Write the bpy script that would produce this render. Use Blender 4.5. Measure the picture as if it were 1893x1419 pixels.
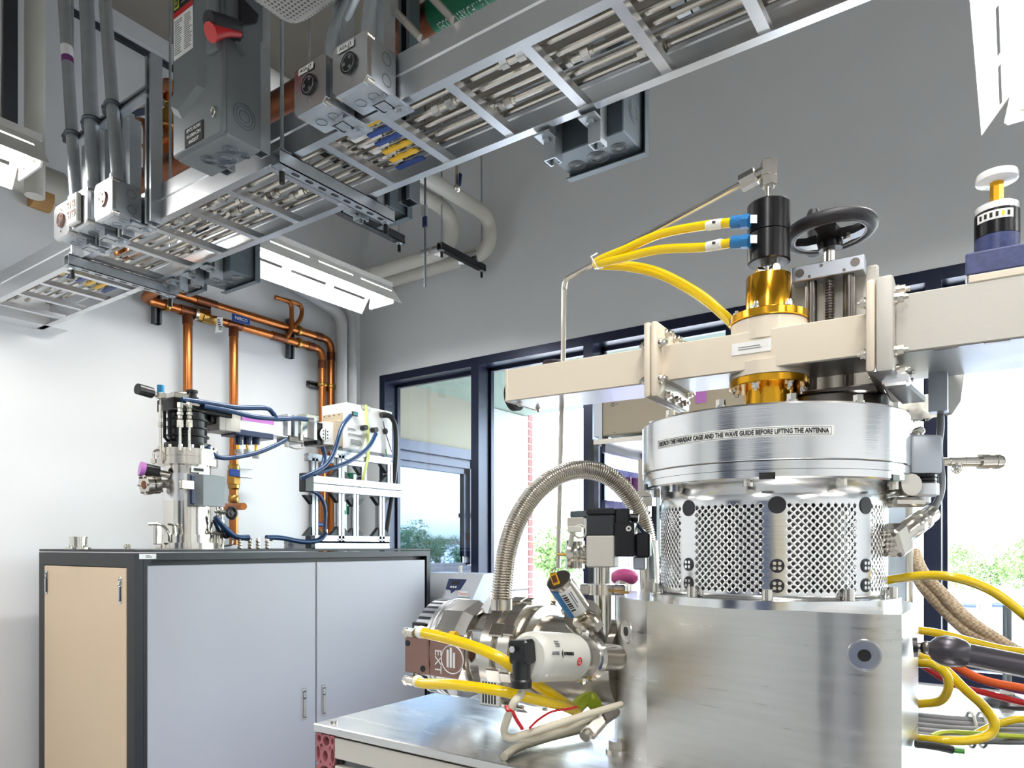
import bpy, bmesh, math, random
from mathutils import Vector, Matrix
random.seed(7)
V = Vector
R = math.radians
for o in list(bpy.data.objects):
    bpy.data.objects.remove(o)
C = bpy.context.scene.collection
# ------------------------------------------------------------------ camera
F, CX, HY = 1323.5, 946.5, 1010.0            # focal length, centre and horizon of the 1893 x 1419 photograph
CAM = V((0, 0, 1.35))
YAW = R(35.2)
RT = V((math.cos(YAW), math.sin(YAW), 0))
FW = V((-math.sin(YAW), math.cos(YAW), 0))
cam = bpy.data.cameras.new('camera')
cam.sensor_width = 36; cam.lens = F / 1893 * 36; cam.shift_y = 300.5 / 1893
cam.clip_start = 0.02; cam.clip_end = 400
camo = bpy.data.objects.new('camera', cam); C.objects.link(camo)
camo.location = CAM; camo.rotation_euler = (R(90), 0, YAW)
bpy.context.scene.camera = camo
# ------------------------------------------------------------------ sky, sun, exposure
sc = bpy.context.scene
sc.view_settings.view_transform = 'Standard'; sc.view_settings.look = 'None'
sc.view_settings.exposure = 0.72; sc.view_settings.gamma = 1; sc.view_settings.use_curve_mapping = False
sc.cycles.use_denoising = True
sc.cycles.max_bounces = 10; sc.cycles.diffuse_bounces = 5; sc.cycles.glossy_bounces = 6
sc.cycles.transparent_max_bounces = 16; sc.cycles.sample_clamp_indirect = 6
sc.cycles.caustics_reflective = False; sc.cycles.caustics_refractive = False
w = bpy.data.worlds.new('sky'); sc.world = w; w.use_nodes = True
nt = w.node_tree; bg = nt.nodes['Background']
sky = nt.nodes.new('ShaderNodeTexSky'); sky.sky_type = 'NISHITA'
sky.sun_disc = False; sky.sun_elevation = R(48); sky.sun_rotation = R(200); sky.air_density = 1.3; sky.dust_density = 2.2
hs = nt.nodes.new('ShaderNodeHueSaturation'); hs.inputs['Saturation'].default_value = 0.62; hs.inputs['Hue'].default_value = .515
nt.links.new(sky.outputs[0], hs.inputs['Color']); nt.links.new(hs.outputs[0], bg.inputs[0])
SKY_STRENGTH = 2.45
bg.inputs[1].default_value = SKY_STRENGTH
sun = bpy.data.lights.new('sun', 'SUN'); sun.energy = 5.0; sun.angle = R(1); sun.color = (1, .95, .88)
suno = bpy.data.objects.new('sun', sun); C.objects.link(suno); suno.rotation_euler = (R(42), 0, R(-38))
LAMP_W = 13.0                                 # watts of each fluorescent fixture's light
TUBE_E = 9.0
UPLIGHT = .05                                  # share that leaves through the reflector's top slots
# ------------------------------------------------------------------ pixel rays -> points in the room
def ray(x, y):
    return RT * ((x - CX) / F) + FW + V((0, 0, (HY - y) / F))
def at(x, y, d): return CAM + ray(x, y) * d
def onX(x, y, X):
    r = ray(x, y); return CAM + r * ((X - CAM.x) / r.x)
def onY(x, y, Y):
    r = ray(x, y); return CAM + r * ((Y - CAM.y) / r.y)
def onZ(x, y, Z):
    r = ray(x, y); return CAM + r * ((Z - CAM.z) / r.z)
# ------------------------------------------------------------------ materials
def lin(h):
    h = h.lstrip('#'); o = []
    for i in (0, 2, 4):
        c = int(h[i:i+2], 16) / 255
        o.append(c / 12.92 if c <= .04045 else ((c + .055) / 1.055) ** 2.4)
    return (*o, 1)
def mat(name, hexc, rough=.5, metal=0., var=0., vscale=6., bump=0., bscale=80., stretch=None, coat=0., emit=0., spec=.5, rvar=0.):
    m = bpy.data.materials.new(name); m.use_nodes = True
    n = m.node_tree.nodes; l = m.node_tree.links; b = n['Principled BSDF']
    c = lin(hexc)
    b.inputs['Base Color'].default_value = c; b.inputs['Roughness'].default_value = rough
    b.inputs['Metallic'].default_value = metal; b.inputs['Coat Weight'].default_value = coat
    b.inputs['Specular IOR Level'].default_value = spec
    tc = n.new('ShaderNodeTexCoord'); mp = n.new('ShaderNodeMapping')
    l.new(tc.outputs['Object'], mp.inputs[0])
    if stretch: mp.inputs['Scale'].default_value = stretch
    if var or rvar:
        t = n.new('ShaderNodeTexNoise'); t.inputs['Scale'].default_value = vscale; t.inputs['Detail'].default_value = 5
        l.new(mp.outputs[0], t.inputs['Vector'])
        if var:
            x = n.new('ShaderNodeMixRGB'); x.inputs[1].default_value = [max(0, k * (1 - var)) for k in c[:3]] + [1]
            x.inputs[2].default_value = [min(1, k * (1 + var)) for k in c[:3]] + [1]
            l.new(t.outputs['Fac'], x.inputs[0]); l.new(x.outputs[0], b.inputs['Base Color'])
        if rvar:
            mr = n.new('ShaderNodeMapRange'); mr.inputs[3].default_value = max(.02, rough - rvar); mr.inputs[4].default_value = rough + rvar
            l.new(t.outputs['Fac'], mr.inputs[0]); l.new(mr.outputs[0], b.inputs['Roughness'])
    if bump:
        t = n.new('ShaderNodeTexNoise'); t.inputs['Scale'].default_value = bscale; t.inputs['Detail'].default_value = 3
        l.new(mp.outputs[0], t.inputs['Vector'])
        bp = n.new('ShaderNodeBump'); bp.inputs['Strength'].default_value = bump; bp.inputs['Distance'].default_value = .002
        l.new(t.outputs['Fac'], bp.inputs['Height']); l.new(bp.outputs[0], b.inputs['Normal'])
    if emit:
        b.inputs['Emission Color'].default_value = c; b.inputs['Emission Strength'].default_value = emit
    return m
MT = {}
def mk(k, *a, **kw): MT[k] = mat(k, *a, **kw)
mk('wall_paint', '#e4e6e8', .62, var=.03, vscale=2, bump=.06, bscale=160)
mk('ceiling_deck', '#8a8379', .8, var=.15, vscale=3)
mk('floor_vinyl', '#bcbcbb', .4, var=.08, vscale=3)
mk('frame_metal', '#262d44', .3, .4, var=.1, bump=.03)
mk('concrete', '#9b988b', .85, var=.10, vscale=5, bump=.2, bscale=60)
mk('concrete_panel', '#c3c6ca', .8, var=.05, vscale=4, bump=.1)
mk('soffit', '#93a597', .8, var=.05)
mk('brick_red', '#9a5f5a', .85, var=.25, vscale=12, bump=.3)
mk('mortar', '#c9c3bb', .9, var=.1)
mk('asphalt', '#aaa8a4', .9, var=.1, vscale=1)
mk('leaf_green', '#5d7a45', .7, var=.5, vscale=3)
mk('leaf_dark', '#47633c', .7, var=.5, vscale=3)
mk('bark', '#5a4a3a', .9, var=.2)
mk('alu', '#d3d5d8', .30, 1, var=.06, vscale=4, rvar=.08, bump=.02, bscale=200)
mk('alu_bright', '#f2f3f4', .2, 1, rvar=.07, vscale=5)
mk('alu_brushed', '#d2d1ce', .30, 1, var=.10, vscale=9, stretch=(1, 1, 14), rvar=.08)
mk('alu_spun', '#e4e5e6', .17, 1, var=.05, vscale=6, stretch=(1, 1, 60), bump=.04, bscale=12, rvar=.05)
mk('alu_plate', '#e2e2e2', .24, 1, var=.12, vscale=7, stretch=(1.2, 8, 5), bump=.01, bscale=30, rvar=.1)
mk('alu_extrusion', '#b4b9c1', .35, .8, rvar=.05)
mk('steel', '#cdc8bf', .22, 1, var=.1, vscale=10, rvar=.08)
mk('steel_bright', '#d8d4cc', .13, 1, var=.05, vscale=10, rvar=.05)
mk('steel_dark', '#6f6a66', .3, 1, var=.15, vscale=10)
mk('galv', '#b9bfc4', .36, .75, var=.16, vscale=24, rvar=.1, bump=.03)
mk('galv_dark', '#70787e', .42, .85, var=.15, vscale=20, rvar=.1)
mk('strut_dark', '#3b3e42', .5, .5, var=.15)
mk('enclosure_grey', '#72777a', .42, .1, var=.05, bump=.05, bscale=300)
mk('box_grey', '#59656c', .4, .3, var=.08, bump=.04)
mk('copper', '#b5703f', .3, 1, var=.12, vscale=9, rvar=.05)
mk('copper_dull', '#7d4d35', .4, .9, var=.35, vscale=9, rvar=.12)
mk('brass', '#b08a4a', .3, 1, var=.2, vscale=15)
mk('gold', '#f0b233', .17, 1, var=.08, vscale=8, rvar=.04)
mk('black_plastic', '#17171a', .35, var=.1)
mk('black_anod', '#141416', .28, .4, var=.1)
mk('black_matt', '#222126', .55, var=.12, bump=.1, bscale=400)
mk('dark_rubber', '#2a2a2c', .6)
mk('navy', '#1d2c56', .3, var=.1)
mk('navy_speckle', '#3a4472', .4, var=.55, vscale=170)
mk('blue_valve', '#1b3f8a', .35)
mk('blue_fitting', '#2f78b4', .35, .1)
mk('blue_hose', '#173a63', .32, var=.12, vscale=12)
mk('cyan_cap', '#1d86b8', .4)
mk('yellow_hose', '#efcb00', .27, var=.05, coat=.3)
mk('yellow_valve', '#e7b40e', .4)
mk('yellow_tape', '#e6dc1a', .5)
mk('red', '#c3141c', .35)
mk('red_raw', '#a8656a', .6, var=.25, vscale=40)
mk('orange_cable', '#f0662a', .4)
mk('purple_cable', '#7a3a78', .4)
mk('green_yellow', '#b9c93a', .45)
mk('green_cable', '#4a9a3a', .45)
mk('grey_cable', '#9a9da3', .45, var=.05)
mk('beige_cable', '#c9c2ae', .45)
mk('white_plastic', '#e8e6e0', .4)
mk('white_gloss', '#eeeeee', .22, coat=.3)
mk('pipe_white', '#d9d6cd', .55, var=.06, vscale=8, bump=.05, bscale=120)
mk('pipe_painted', '#bfc0c0', .5, var=.04)
mk('cream', '#e3d7c3', .36, var=.02, vscale=20, coat=.15)
mk('putty', '#c9c5bc', .42, var=.03, bump=.06, bscale=300)
mk('cabinet_black', '#1d1e22', .42, .1, var=.08)
mk('cabinet_tan', '#cdb79b', .38, var=.015)
mk('cabinet_grey', '#acacb3', .36, var=.015)
mk('strut_shaft', '#4b484e', .33, .6)
mk('chrome', '#d4d7da', .1, 1)
mk('rack_beige', '#b7ab94', .45, var=.03)
mk('label_white', '#eeeeea', .5)
mk('label_black', '#101010', .45)
mk('label_green', '#0f6a4a', .5)
mk('label_pink', '#c27ac8', .5)
mk('ink', '#15161a', .6)
mk('ink_grey', '#7b7c80', .6)
mk('ink_white', '#f0f0f0', .5)
mk('pink', '#d65a9a', .5)
mk('paper', '#d5d1c6', .7, var=.04)
mk('wrap_brown', '#b98f58', .7, var=.3)
mk('label_tape', '#cdd98a', .5)
mk('chiller_grey', '#b5bbc4', .4)
mk('etched', '#9a7a70', .3, 1, var=.15)
mk('gauge_white', '#cfcfc6', .38, coat=.1)
mk('lcd', '#4f8f96', .2)
mk('house_white', '#e6e4de', .8)
mk('house_roof', '#6d5148', .8)
mk('portable_blue', '#7488b4', .5, var=.1)
mk('reflector', '#f4f3ef', .45)
MT['tube_glow'] = mat('tube_glow', '#fff8ee', .4, emit=TUBE_E)
def woven(name, h1, h2, scale):
    m = mat(name, h1, .6); n = m.node_tree.nodes; l = m.node_tree.links; b = n['Principled BSDF']
    tc = n.new('ShaderNodeTexCoord'); ck = n.new('ShaderNodeTexChecker'); ck.inputs['Scale'].default_value = scale
    ck.inputs[1].default_value = lin(h1); ck.inputs[2].default_value = lin(h2)
    l.new(tc.outputs['Object'], ck.inputs[0]); l.new(ck.outputs[0], b.inputs['Base Color']); return m
MT['braid'] = woven('braid', '#c9b79a', '#a58f72', 220)
def perforated(name, hexc, hole, pitch):
    m = mat(name, hexc, .5); n = m.node_tree.nodes; l = m.node_tree.links; b = n['Principled BSDF']
    tc = n.new('ShaderNodeTexCoord'); tot = None
    for ax in range(3):
        sp = n.new('ShaderNodeSeparateXYZ'); l.new(tc.outputs['Object'], sp.inputs[0])
        a = n.new('ShaderNodeMath'); a.operation = 'MULTIPLY'; a.inputs[1].default_value = math.pi * 2 / pitch
        l.new(sp.outputs[ax], a.inputs[0])
        s = n.new('ShaderNodeMath'); s.operation = 'COSINE'; l.new(a.outputs[0], s.inputs[0])
        if tot is None: tot = s
        else:
            ad = n.new('ShaderNodeMath'); ad.operation = 'ADD'; l.new(tot.outputs[0], ad.inputs[0]); l.new(s.outputs[0], ad.inputs[1]); tot = ad
    g = n.new('ShaderNodeMath'); g.operation = 'GREATER_THAN'; g.inputs[1].default_value = 1.55; l.new(tot.outputs[0], g.inputs[0])
    x = n.new('ShaderNodeMixRGB'); x.inputs[1].default_value = lin(hexc); x.inputs[2].default_value = lin(hole)
    l.new(g.outputs[0], x.inputs[0]); l.new(x.outputs[0], b.inputs['Base Color']); return m
MT['perforated'] = perforated('perforated', '#cfcdc8', '#6c6a68', .012)
def pane_mat(name, tint, refl=1.0):
    m = bpy.data.materials.new(name); m.use_nodes = True
    n = m.node_tree.nodes; l = m.node_tree.links; n.remove(n['Principled BSDF']); out = n['Material Output']
    t = n.new('ShaderNodeBsdfTransparent'); t.inputs[0].default_value = tint
    g = n.new('ShaderNodeBsdfGlossy'); g.inputs['Roughness'].default_value = .01; g.inputs[0].default_value = (refl, refl, refl, 1)
    lw = n.new('ShaderNodeLayerWeight'); pw_ = n.new('ShaderNodeMath'); pw_.operation = 'POWER'; pw_.inputs[1].default_value = 4.5; l.new(lw.outputs['Facing'], pw_.inputs[0])
    lw.inputs[0].default_value = .5
    f = n.new('ShaderNodeMath'); f.operation = 'MULTIPLY_ADD'; f.inputs[1].default_value = .9; f.inputs[2].default_value = .035; l.new(pw_.outputs[0], f.inputs[0])
    x = n.new('ShaderNodeMixShader'); l.new(f.outputs[0], x.inputs[0]); l.new(t.outputs[0], x.inputs[1]); l.new(g.outputs[0], x.inputs[2])
    l.new(x.outputs[0], out.inputs[0]); return m
MT['pane'] = pane_mat('pane', (.84, .865, .865, 1))
MT['clear_tube'] = pane_mat('clear_tube', (.72, .76, .8, 1))
MT['ribbed'] = pane_mat('ribbed', (.72, .70, .86, 1))
MT['coated_glass'] = mat('coated_glass', '#56677f', .02, 1)
# ------------------------------------------------------------------ mesh builder
def fr(org, xd, up):
    """matrix whose x axis is xd, y axis is up, z axis faces out"""
    x = V(xd).normalized(); z = x.cross(V(up)).normalized(); y = z.cross(x)
    m = Matrix((x, y, z)).transposed().to_4x4(); m.translation = V(org); return m
def axm(p0, d):
    """matrix whose z axis runs along d from p0"""
    z = V(d).normalized(); a = V((0, 0, 1)) if abs(z.z) < .9 else V((1, 0, 0))
    x = a.cross(z).normalized(); y = z.cross(x)
    m = Matrix((x, y, z)).transposed().to_4x4(); m.translation = V(p0); return m
def smooth(pts, k=6):
    p = [V(q) for q in pts]; out = []
    for i in range(len(p) - 1):
        a = p[i - 1] if i else p[0] * 2 - p[1]; b, c = p[i], p[i + 1]; d = p[i + 2] if i + 2 < len(p) else c * 2 - b
        for j in range(k):
            t = j / k
            out.append(.5 * ((2 * b) + (c - a) * t + (2 * a - 5 * b + 4 * c - d) * t * t + (3 * b - a - 3 * c + d) * t ** 3))
    out.append(p[-1]); return out
def corner(pts, r, k=5):
    """polyline with its corners rounded to radius r"""
    p = [V(q) for q in pts]; out = [p[0]]
    for i in range(1, len(p) - 1):
        a, b, c = p[i - 1], p[i], p[i + 1]; u = (a - b); v = (c - b)
        rr = min(r, u.length * .49, v.length * .49); u.normalize(); v.normalize()
        s, e = b + u * rr, b + v * rr
        for j in range(k + 1):
            t = j / k; out.append(s * (1 - t) ** 2 + b * 2 * t * (1 - t) + e * t * t)
    out.append(p[-1]); return out
WL = {}
class MB:
    def __init__(s): s.bm = bmesh.new(); s.ng = 0; s.ly = s.bm.verts.layers.int.new('g')
    def cut(s):
        """what was added since the last cut becomes a piece (an object) of its own"""
        s.ng += 1
        for v in s.bm.verts:
            if v[s.ly] == 0: v[s.ly] = s.ng
        return s
    def box(s, lo, hi, M=None, bev=0, seg=1):
        lo, hi = V(lo), V(hi); c = []
        for x in (lo.x, hi.x):
            for y in (lo.y, hi.y):
                for z in (lo.z, hi.z):
                    p = V((x, y, z)); c.append(s.bm.verts.new(M @ p if M else p))
        fs = [s.bm.faces.new([c[i] for i in f]) for f in ((0, 1, 3, 2), (4, 6, 7, 5), (0, 4, 5, 1), (2, 3, 7, 6), (0, 2, 6, 4), (1, 5, 7, 3))]
        if bev:
            es = list({e for f in fs for e in f.edges})
            bmesh.ops.bevel(s.bm, geom=es, offset=bev, segments=seg, affect='EDGES', profile=.5)
        return s
    def rings(s, rs, cap=True, loop=False):
        vs = [[s.bm.verts.new(p) for p in r] for r in rs]; n = len(vs[0])
        for a, b in zip(vs, vs[1:] + ([vs[0]] if loop else [])):
            for i in range(n):
                s.bm.faces.new((a[i], a[(i + 1) % n], b[(i + 1) % n], b[i]))
        if cap and not loop:
            s.bm.faces.new(vs[0][::-1]); s.bm.faces.new(vs[-1])
        return s
    def lathe(s, prof, M=None, n=24, cap=True, ph=0.):
        M = M or Matrix.Identity(4)
        return s.rings([[M @ V((max(r, 1e-4) * math.cos(ph + 2 * math.pi * i / n), max(r, 1e-4) * math.sin(ph + 2 * math.pi * i / n), h)) for i in range(n)] for r, h in prof], cap)
    def cyl(s, p0, p1, r, n=14, r2=None, ph=0.):
        p0, p1 = V(p0), V(p1)
        return s.lathe([(r, 0), (r if r2 is None else r2, (p1 - p0).length)], axm(p0, p1 - p0), n, True, ph)
    def hexn(s, p0, p1, r): return s.cyl(p0, p1, r, 6)
    def prism(s, pts, h0, h1, M=None):
        M = M or Matrix.Identity(4)
        return s.rings([[M @ V((x, y, h)) for x, y in pts] for h in (h0, h1)])
    def tube(s, pts, r, n=8, rads=None, cap=True):
        p = [V(q) for q in pts]; rs = []; u = None
        for i, q in enumerate(p):
            t = (p[min(i + 1, len(p) - 1)] - p[max(i - 1, 0)]).normalized()
            if u is None:
                a = V((0, 0, 1)) if abs(t.z) < .9 else V((1, 0, 0)); u = a.cross(t).normalized()
            else:
                u = (u - t * u.dot(t)).normalized()
            v = t.cross(u); rr = rads[i] if rads else r
            rs.append([q + (u * math.cos(2 * math.pi * k / n) + v * math.sin(2 * math.pi * k / n)) * rr for k in range(n)])
        return s.rings(rs, cap)
    def sphere(s, c, r, n=14, sq=(1, 1, 1)):
        m = n // 2; rs = []
        for j in range(m + 1):
            a = math.pi * j / m; q = max(math.sin(a), 1e-3)
            rs.append([V(c) + V((q * math.cos(2 * math.pi * i / n) * r * sq[0], q * math.sin(2 * math.pi * i / n) * r * sq[1], -math.cos(a) * r * sq[2])) for i in range(n)])
        return s.rings(rs)
    def torus(s, M, Rr, r, n=32, m=10, sq=1.):
        rs = []
        for i in range(n):
            a = 2 * math.pi * i / n
            rs.append([M @ V(((Rr + r * math.cos(2 * math.pi * k / m)) * math.cos(a), (Rr + r * math.cos(2 * math.pi * k / m)) * math.sin(a), r * sq * math.sin(2 * math.pi * k / m))) for k in range(m)])
        return s.rings(rs, False, True)
    def face(s, pts):
        s.bm.faces.new([s.bm.verts.new(V(p)) for p in pts]); return s
    def slab(s, pts, th):
        """a thin plate: the polygon pts given thickness th along its normal"""
        p = [V(q) for q in pts]; nn = (p[1] - p[0]).cross(p[2] - p[1]).normalized() * th
        return s.rings([[q for q in p], [q + nn for q in p]])
    def strut(s, p0, p1, w=.041, up=(0, 0, 1), open_dir=1):
        """a C-shaped strut channel from p0 to p1"""
        m = axm(p0, V(p1) - V(p0)); x = V(up); z = (V(p1) - V(p0)).normalized(); x = (x - z * x.dot(z)).normalized(); y = z.cross(x)
        m = Matrix((x, y, z)).transposed().to_4x4(); m.translation = V(p0); h = w / 2; t = .004; l = (V(p1) - V(p0)).length
        pr = [(-h, -h), (h, -h), (h, -h * .45), (h - t, -h * .45), (h - t, -h + t), (-h + t, -h + t), (-h + t, h - t), (h - t, h - t), (h - t, h * .45), (h, h * .45), (h, h), (-h, h)]
        pr = [(a * open_dir, b * open_dir) for a, b in pr]
        return s.prism(pr, 0, l, m)
    def build(s, name, m, parent=None, sm=35, off=None):
        if s.ng > 1:
            obs = []
            for g in range(1, s.ng + 1):
                q = MB(); q.bm.free(); q.bm = s.bm.copy(); q.ly = q.bm.verts.layers.int['g']
                bmesh.ops.delete(q.bm, geom=[v for v in q.bm.verts if v[q.ly] != g], context='VERTS')
                obs.append(q.build(name, m, parent, sm, off))
            s.bm.free(); return obs[0]
        me = bpy.data.meshes.new(name)
        bmesh.ops.recalc_face_normals(s.bm, faces=s.bm.faces)
        o = off if off is not None else (WL[parent.name] if parent else None)
        if o is not None and o.length: bmesh.ops.translate(s.bm, verts=s.bm.verts, vec=-o)
        s.bm.to_mesh(me); s.bm.free()
        if sm:
            me.shade_smooth(); me.set_sharp_from_angle(angle=R(sm))
        me.materials.append(MT[m] if isinstance(m, str) else m)
        ob = bpy.data.objects.new(name, me); C.objects.link(ob)
        if parent: ob.parent = parent; WL[ob.name] = WL[parent.name]
        return ob
    def top(s, name, m, label, cat, group=None, sm=35, org=None):
        if org is None:
            vs = [v.co for v in s.bm.verts]
            org = V(((min(v.x for v in vs) + max(v.x for v in vs)) / 2, (min(v.y for v in vs) + max(v.y for v in vs)) / 2, min(v.z for v in vs)))
        ob = s.build(name, m, None, sm, V(org)); ob.location = org; WL[ob.name] = V(org)
        ob['label'] = label; ob['category'] = cat
        if group: ob['group'] = group
        return ob
def thing(name, label, cat, loc, group=None):
    o = bpy.data.objects.new(name, None); C.objects.link(o); o.location = loc; o.empty_display_size = .05
    o['label'] = label; o['category'] = cat; WL[o.name] = V(loc)
    if group: o['group'] = group
    return o
def struct(name, mb, m, sm=0):
    o = mb.build(name, m, None, sm); o['kind'] = 'structure'; WL[o.name] = V((0, 0, 0)); return o
def dup(root, loc, label=None, rz=None):
    r = root.copy(); C.objects.link(r); r.location = loc; WL[r.name] = V(loc)
    if label: r['label'] = label
    if rz is not None: r.rotation_euler.z = rz
    def rec(a, b):
        for ch in a.children:
            c = ch.copy(); C.objects.link(c); c.parent = b; WL[c.name] = V(loc); rec(ch, c)
    rec(root, r); return r
def text(s, size, m, parent, M, name='lettering', align='CENTER', sx=1., th=.0004, bend=None, bold=0., fit=0.):
    cu = bpy.data.curves.new('t', 'FONT'); cu.body = s; cu.size = size; cu.align_x = align; cu.align_y = 'CENTER'; cu.extrude = th; cu.resolution_u = 2; cu.offset = bold
    t = bpy.data.objects.new('t', cu); C.objects.link(t); bpy.context.view_layer.update()
    me = bpy.data.meshes.new_from_object(t.evaluated_get(bpy.context.evaluated_depsgraph_get()))
    bpy.data.objects.remove(t); bpy.data.curves.remove(cu)
    o = WL[parent.name]
    if fit:
        x_ = [v.co.x for v in me.vertices]; sx = fit / (max(x_) - min(x_))
    for v in me.vertices:
        p = V((v.co.x * sx, v.co.y, v.co.z))
        if bend: p = bend(p)
        else: p = M @ p
        v.co = p - o
    me.name = name; me.materials.clear(); me.materials.append(MT[m])
    ob = bpy.data.objects.new(name, me); C.objects.link(ob); ob.parent = parent; WL[ob.name] = o; return ob
def plate(parent, name, M, w, h, m, th=.0008):
    return MB().box((-w / 2, -h / 2, 0), (w / 2, h / 2, th), M).build(name, m, parent, 0)
def bars(parent, M, w, h, n, m='ink_grey', fill=.45, name='print', z=.0011, seed=1):
    """fine print too small to read: rows of bars"""
    rnd = random.Random(seed); mb = MB(); st = h / n
    for i in range(n):
        y = h / 2 - (i + .5) * st; x1 = -w / 2 + w * rnd.uniform(.6, 1)
        mb.box((-w / 2, y - st * fill / 2, 0), (x1, y + st * fill / 2, z), M)
    return mb.build(name, m, parent, 0)
def hose(name, pts, r, m, label, cat, group=None, n=8, k=6, sm=60):
    return MB().tube(smooth(pts, k), r, n).top(name, m, label, cat, group, sm)
def bolt(mb, p, d, r=.006, h=.006):
    p, d = V(p), V(d).normalized(); mb.cyl(p, p + d * h * .35, r * 1.25, 12); mb.hexn(p + d * h * .35, p + d * h, r)
    mb.cyl(p + d * h, p + d * h * 1.5, r * .5, 8); mb.cut()
# ================================================================== SETTING
XW, YW, XE, YS, ZC = -4.25, 3.94, 4.0, -3.2, 4.4
ZH, ZS = 2.67, .70                            # window head and sill
struct('floor', MB().box((XW, YS, -.1), (XE, YW, 0)), 'floor_vinyl')
struct('ceiling', MB().box((XW - .2, YS - .2, ZC), (XE + .2, YW + .2, ZC + .1)), 'ceiling_deck')
struct('wall_left', MB().box((XW - .2, YS, -.1), (XW, YW + .2, ZC)), 'wall_paint')
struct('wall_back', MB().box((XW - .2, YS - .2, -.1), (XE + .2, YS, ZC)), 'wall_paint')
struct('wall_front', MB().box((XE, YS, -.1), (XE + .2, YW + .2, ZC)), 'wall_paint')
struct('wall_right', MB().box((XW, YW, ZH), (XE, YW + .2, ZC)).box((XW, YW, -.1), (XE, YW + .2, ZS))
       .box((XW, YW, ZS), (-4.03, YW + .2, ZH)).box((3.42, YW, ZS), (XE, YW + .2, ZH)), 'wall_paint')
dm = struct('unseen_door_1', MB().box((-2.2, YS, 0), (-1.2, YS + .05, 2.2)).box((-2.3, YS, 0), (-2.2, YS + .09, 2.3)).box((-1.2, YS, 0), (-1.1, YS + .09, 2.3)).box((-2.3, YS, 2.2), (-1.1, YS + .09, 2.3)), 'frame_metal')  # door added behind the viewer for the metal to reflect
MB().cyl((-1.3, YS + .05, 1.0), (-1.3, YS + .11, 1.0), .02, 12).box((-1.42, YS + .1, .985), (-1.28, YS + .12, 1.015)).build('handle', 'chrome', dm)
for k, (x, hgt, m) in enumerate(((-.55, 2.0, 'cabinet_grey'), (.5, 2.0, 'navy'), (1.6, 1.7, 'rack_beige'))):  # cabinets added out of view so the polished metal has something to reflect
    t = thing('unseen_cabinet', ['tall grey', 'tall dark blue', 'lower beige'][k] + ' cabinet added unseen behind the viewer for reflections', 'cabinet', (x, YS + .3, 0))
    MB().box((x - .45, YS + .01, .05), (x + .45, YS + .45, hgt), None, .005).build('body', m, t); MB().box((x - .42, YS + .05, 0), (x + .42, YS + .42, .05)).build('plinth', 'cabinet_black', t, 0)
    for s in (-1, 1):
        d = MB().box((x - .44 if s < 0 else x + .004, YS + .45, .08), (x - .004 if s < 0 else x + .44, YS + .47, hgt - .02), None, .004).build('door', m, t); MB().box((x + s * .04 - .008, YS + .47, 1.0), (x + s * .04 + .008, YS + .495, 1.18), None, .004).build('handle', 'chrome', d)
struct('trim_1', MB().box((XW, YS, ZC - .13), (XW + .03, YW, ZC - .105)), 'strut_dark'); struct('trim_2', MB().box((XW, YS, ZC - .1), (XW + .06, YW, ZC)), 'wall_paint')
mx = [-4.03, -3.093, -2.194, -1.29, -.326, .60, 1.52, 2.44, 3.36]
for i in range(len(mx) - 1):
    x0, x1 = mx[i], mx[i + 1]; y0, y1 = YW - .006, YW + .15; m = .033
    mb = MB()
    mb.box((x0 - (0 if i == 0 else m), y0, ZS), (x0 + (.055 if i == 0 else m), y1, ZH))
    if i == len(mx) - 2: mb.box((x1, y0, ZS), (x1 + .06, y1, ZH))
    a, b = x0 + (.055 if i == 0 else m), x1 - (0 if i == len(mx) - 2 else m)
    mb.box((a, y0 + .002, ZH - .058), (b, y1, ZH)); mb.box((a, y0, ZS), (b, y1, ZS + .07))
    g = YW + .118
    for lo, hi in (((a, g, ZS + .07), (a + .018, y1, ZH - .058)), ((b - .018, g, ZS + .07), (b, y1, ZH - .058)),
                   ((a, g, ZH - .08), (b, y1, ZH - .058)), ((a, g, ZS + .07), (b, y1, ZS + .09))):
        mb.box(lo, hi)
    wn = struct('window_%d' % (i + 1), mb, 'frame_metal')
    MB().box((a, YW + .13, ZS + .07), (b, YW + .138, ZH - .058)).build('pane', 'pane', wn, 0)
# outside: the return wall with its own window, the soffit, the ground
XA = -4.06
ex = struct('exterior_wall', MB().box((XA - .3, YW + .2, 2.22), (XA, 5.30, ZH)).box((XA - .3, YW + .2, -2.2), (XA, 5.30, 1.10))
            .box((XA - .3, 5.28, .925), (XA, 6.03, ZH)).box((XA - .3, 5.28, -2.2), (XA, 6.03, .915)).box((XA - .3, 5.30, .9), (XA - .02, 6.03, .93)), 'concrete')
MB().box((XA, 5.31, .93), (XA + .012, 6.02, ZH - .01)).box((XA, 5.31, -1), (XA + .012, 6.02, .91)).build('cladding_panel', 'concrete_panel', ex, 0)
bk = None
for k in range(52):
    z = -.2 + k * .0765
    if z + .066 > ZH + 1.2: break
    bx = MB().box((XA - .24 + (.0 if k % 2 else .06), 6.035, 0), (XA + .012, 6.115, .066), None, .004)
    if bk is None or k < 2:
        b = bx.build('brick', 'brick_red', ex, 0, V((0, 0, 0)))
        bk = [b] if bk is None else bk + [b]
    else:
        b = bk[k % 2].copy(); C.objects.link(b); bx.bm.free()
    b.location = (0, 0, z)
MB().box((XA - .23, 6.03, -.3), (XA + .004, 6.105, 4)).build('mortar_joint', 'mortar', ex, 0)
mb = MB(); Y0, Y1, A0, A1 = YW + .2, 5.28, 1.10, 2.22
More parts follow.
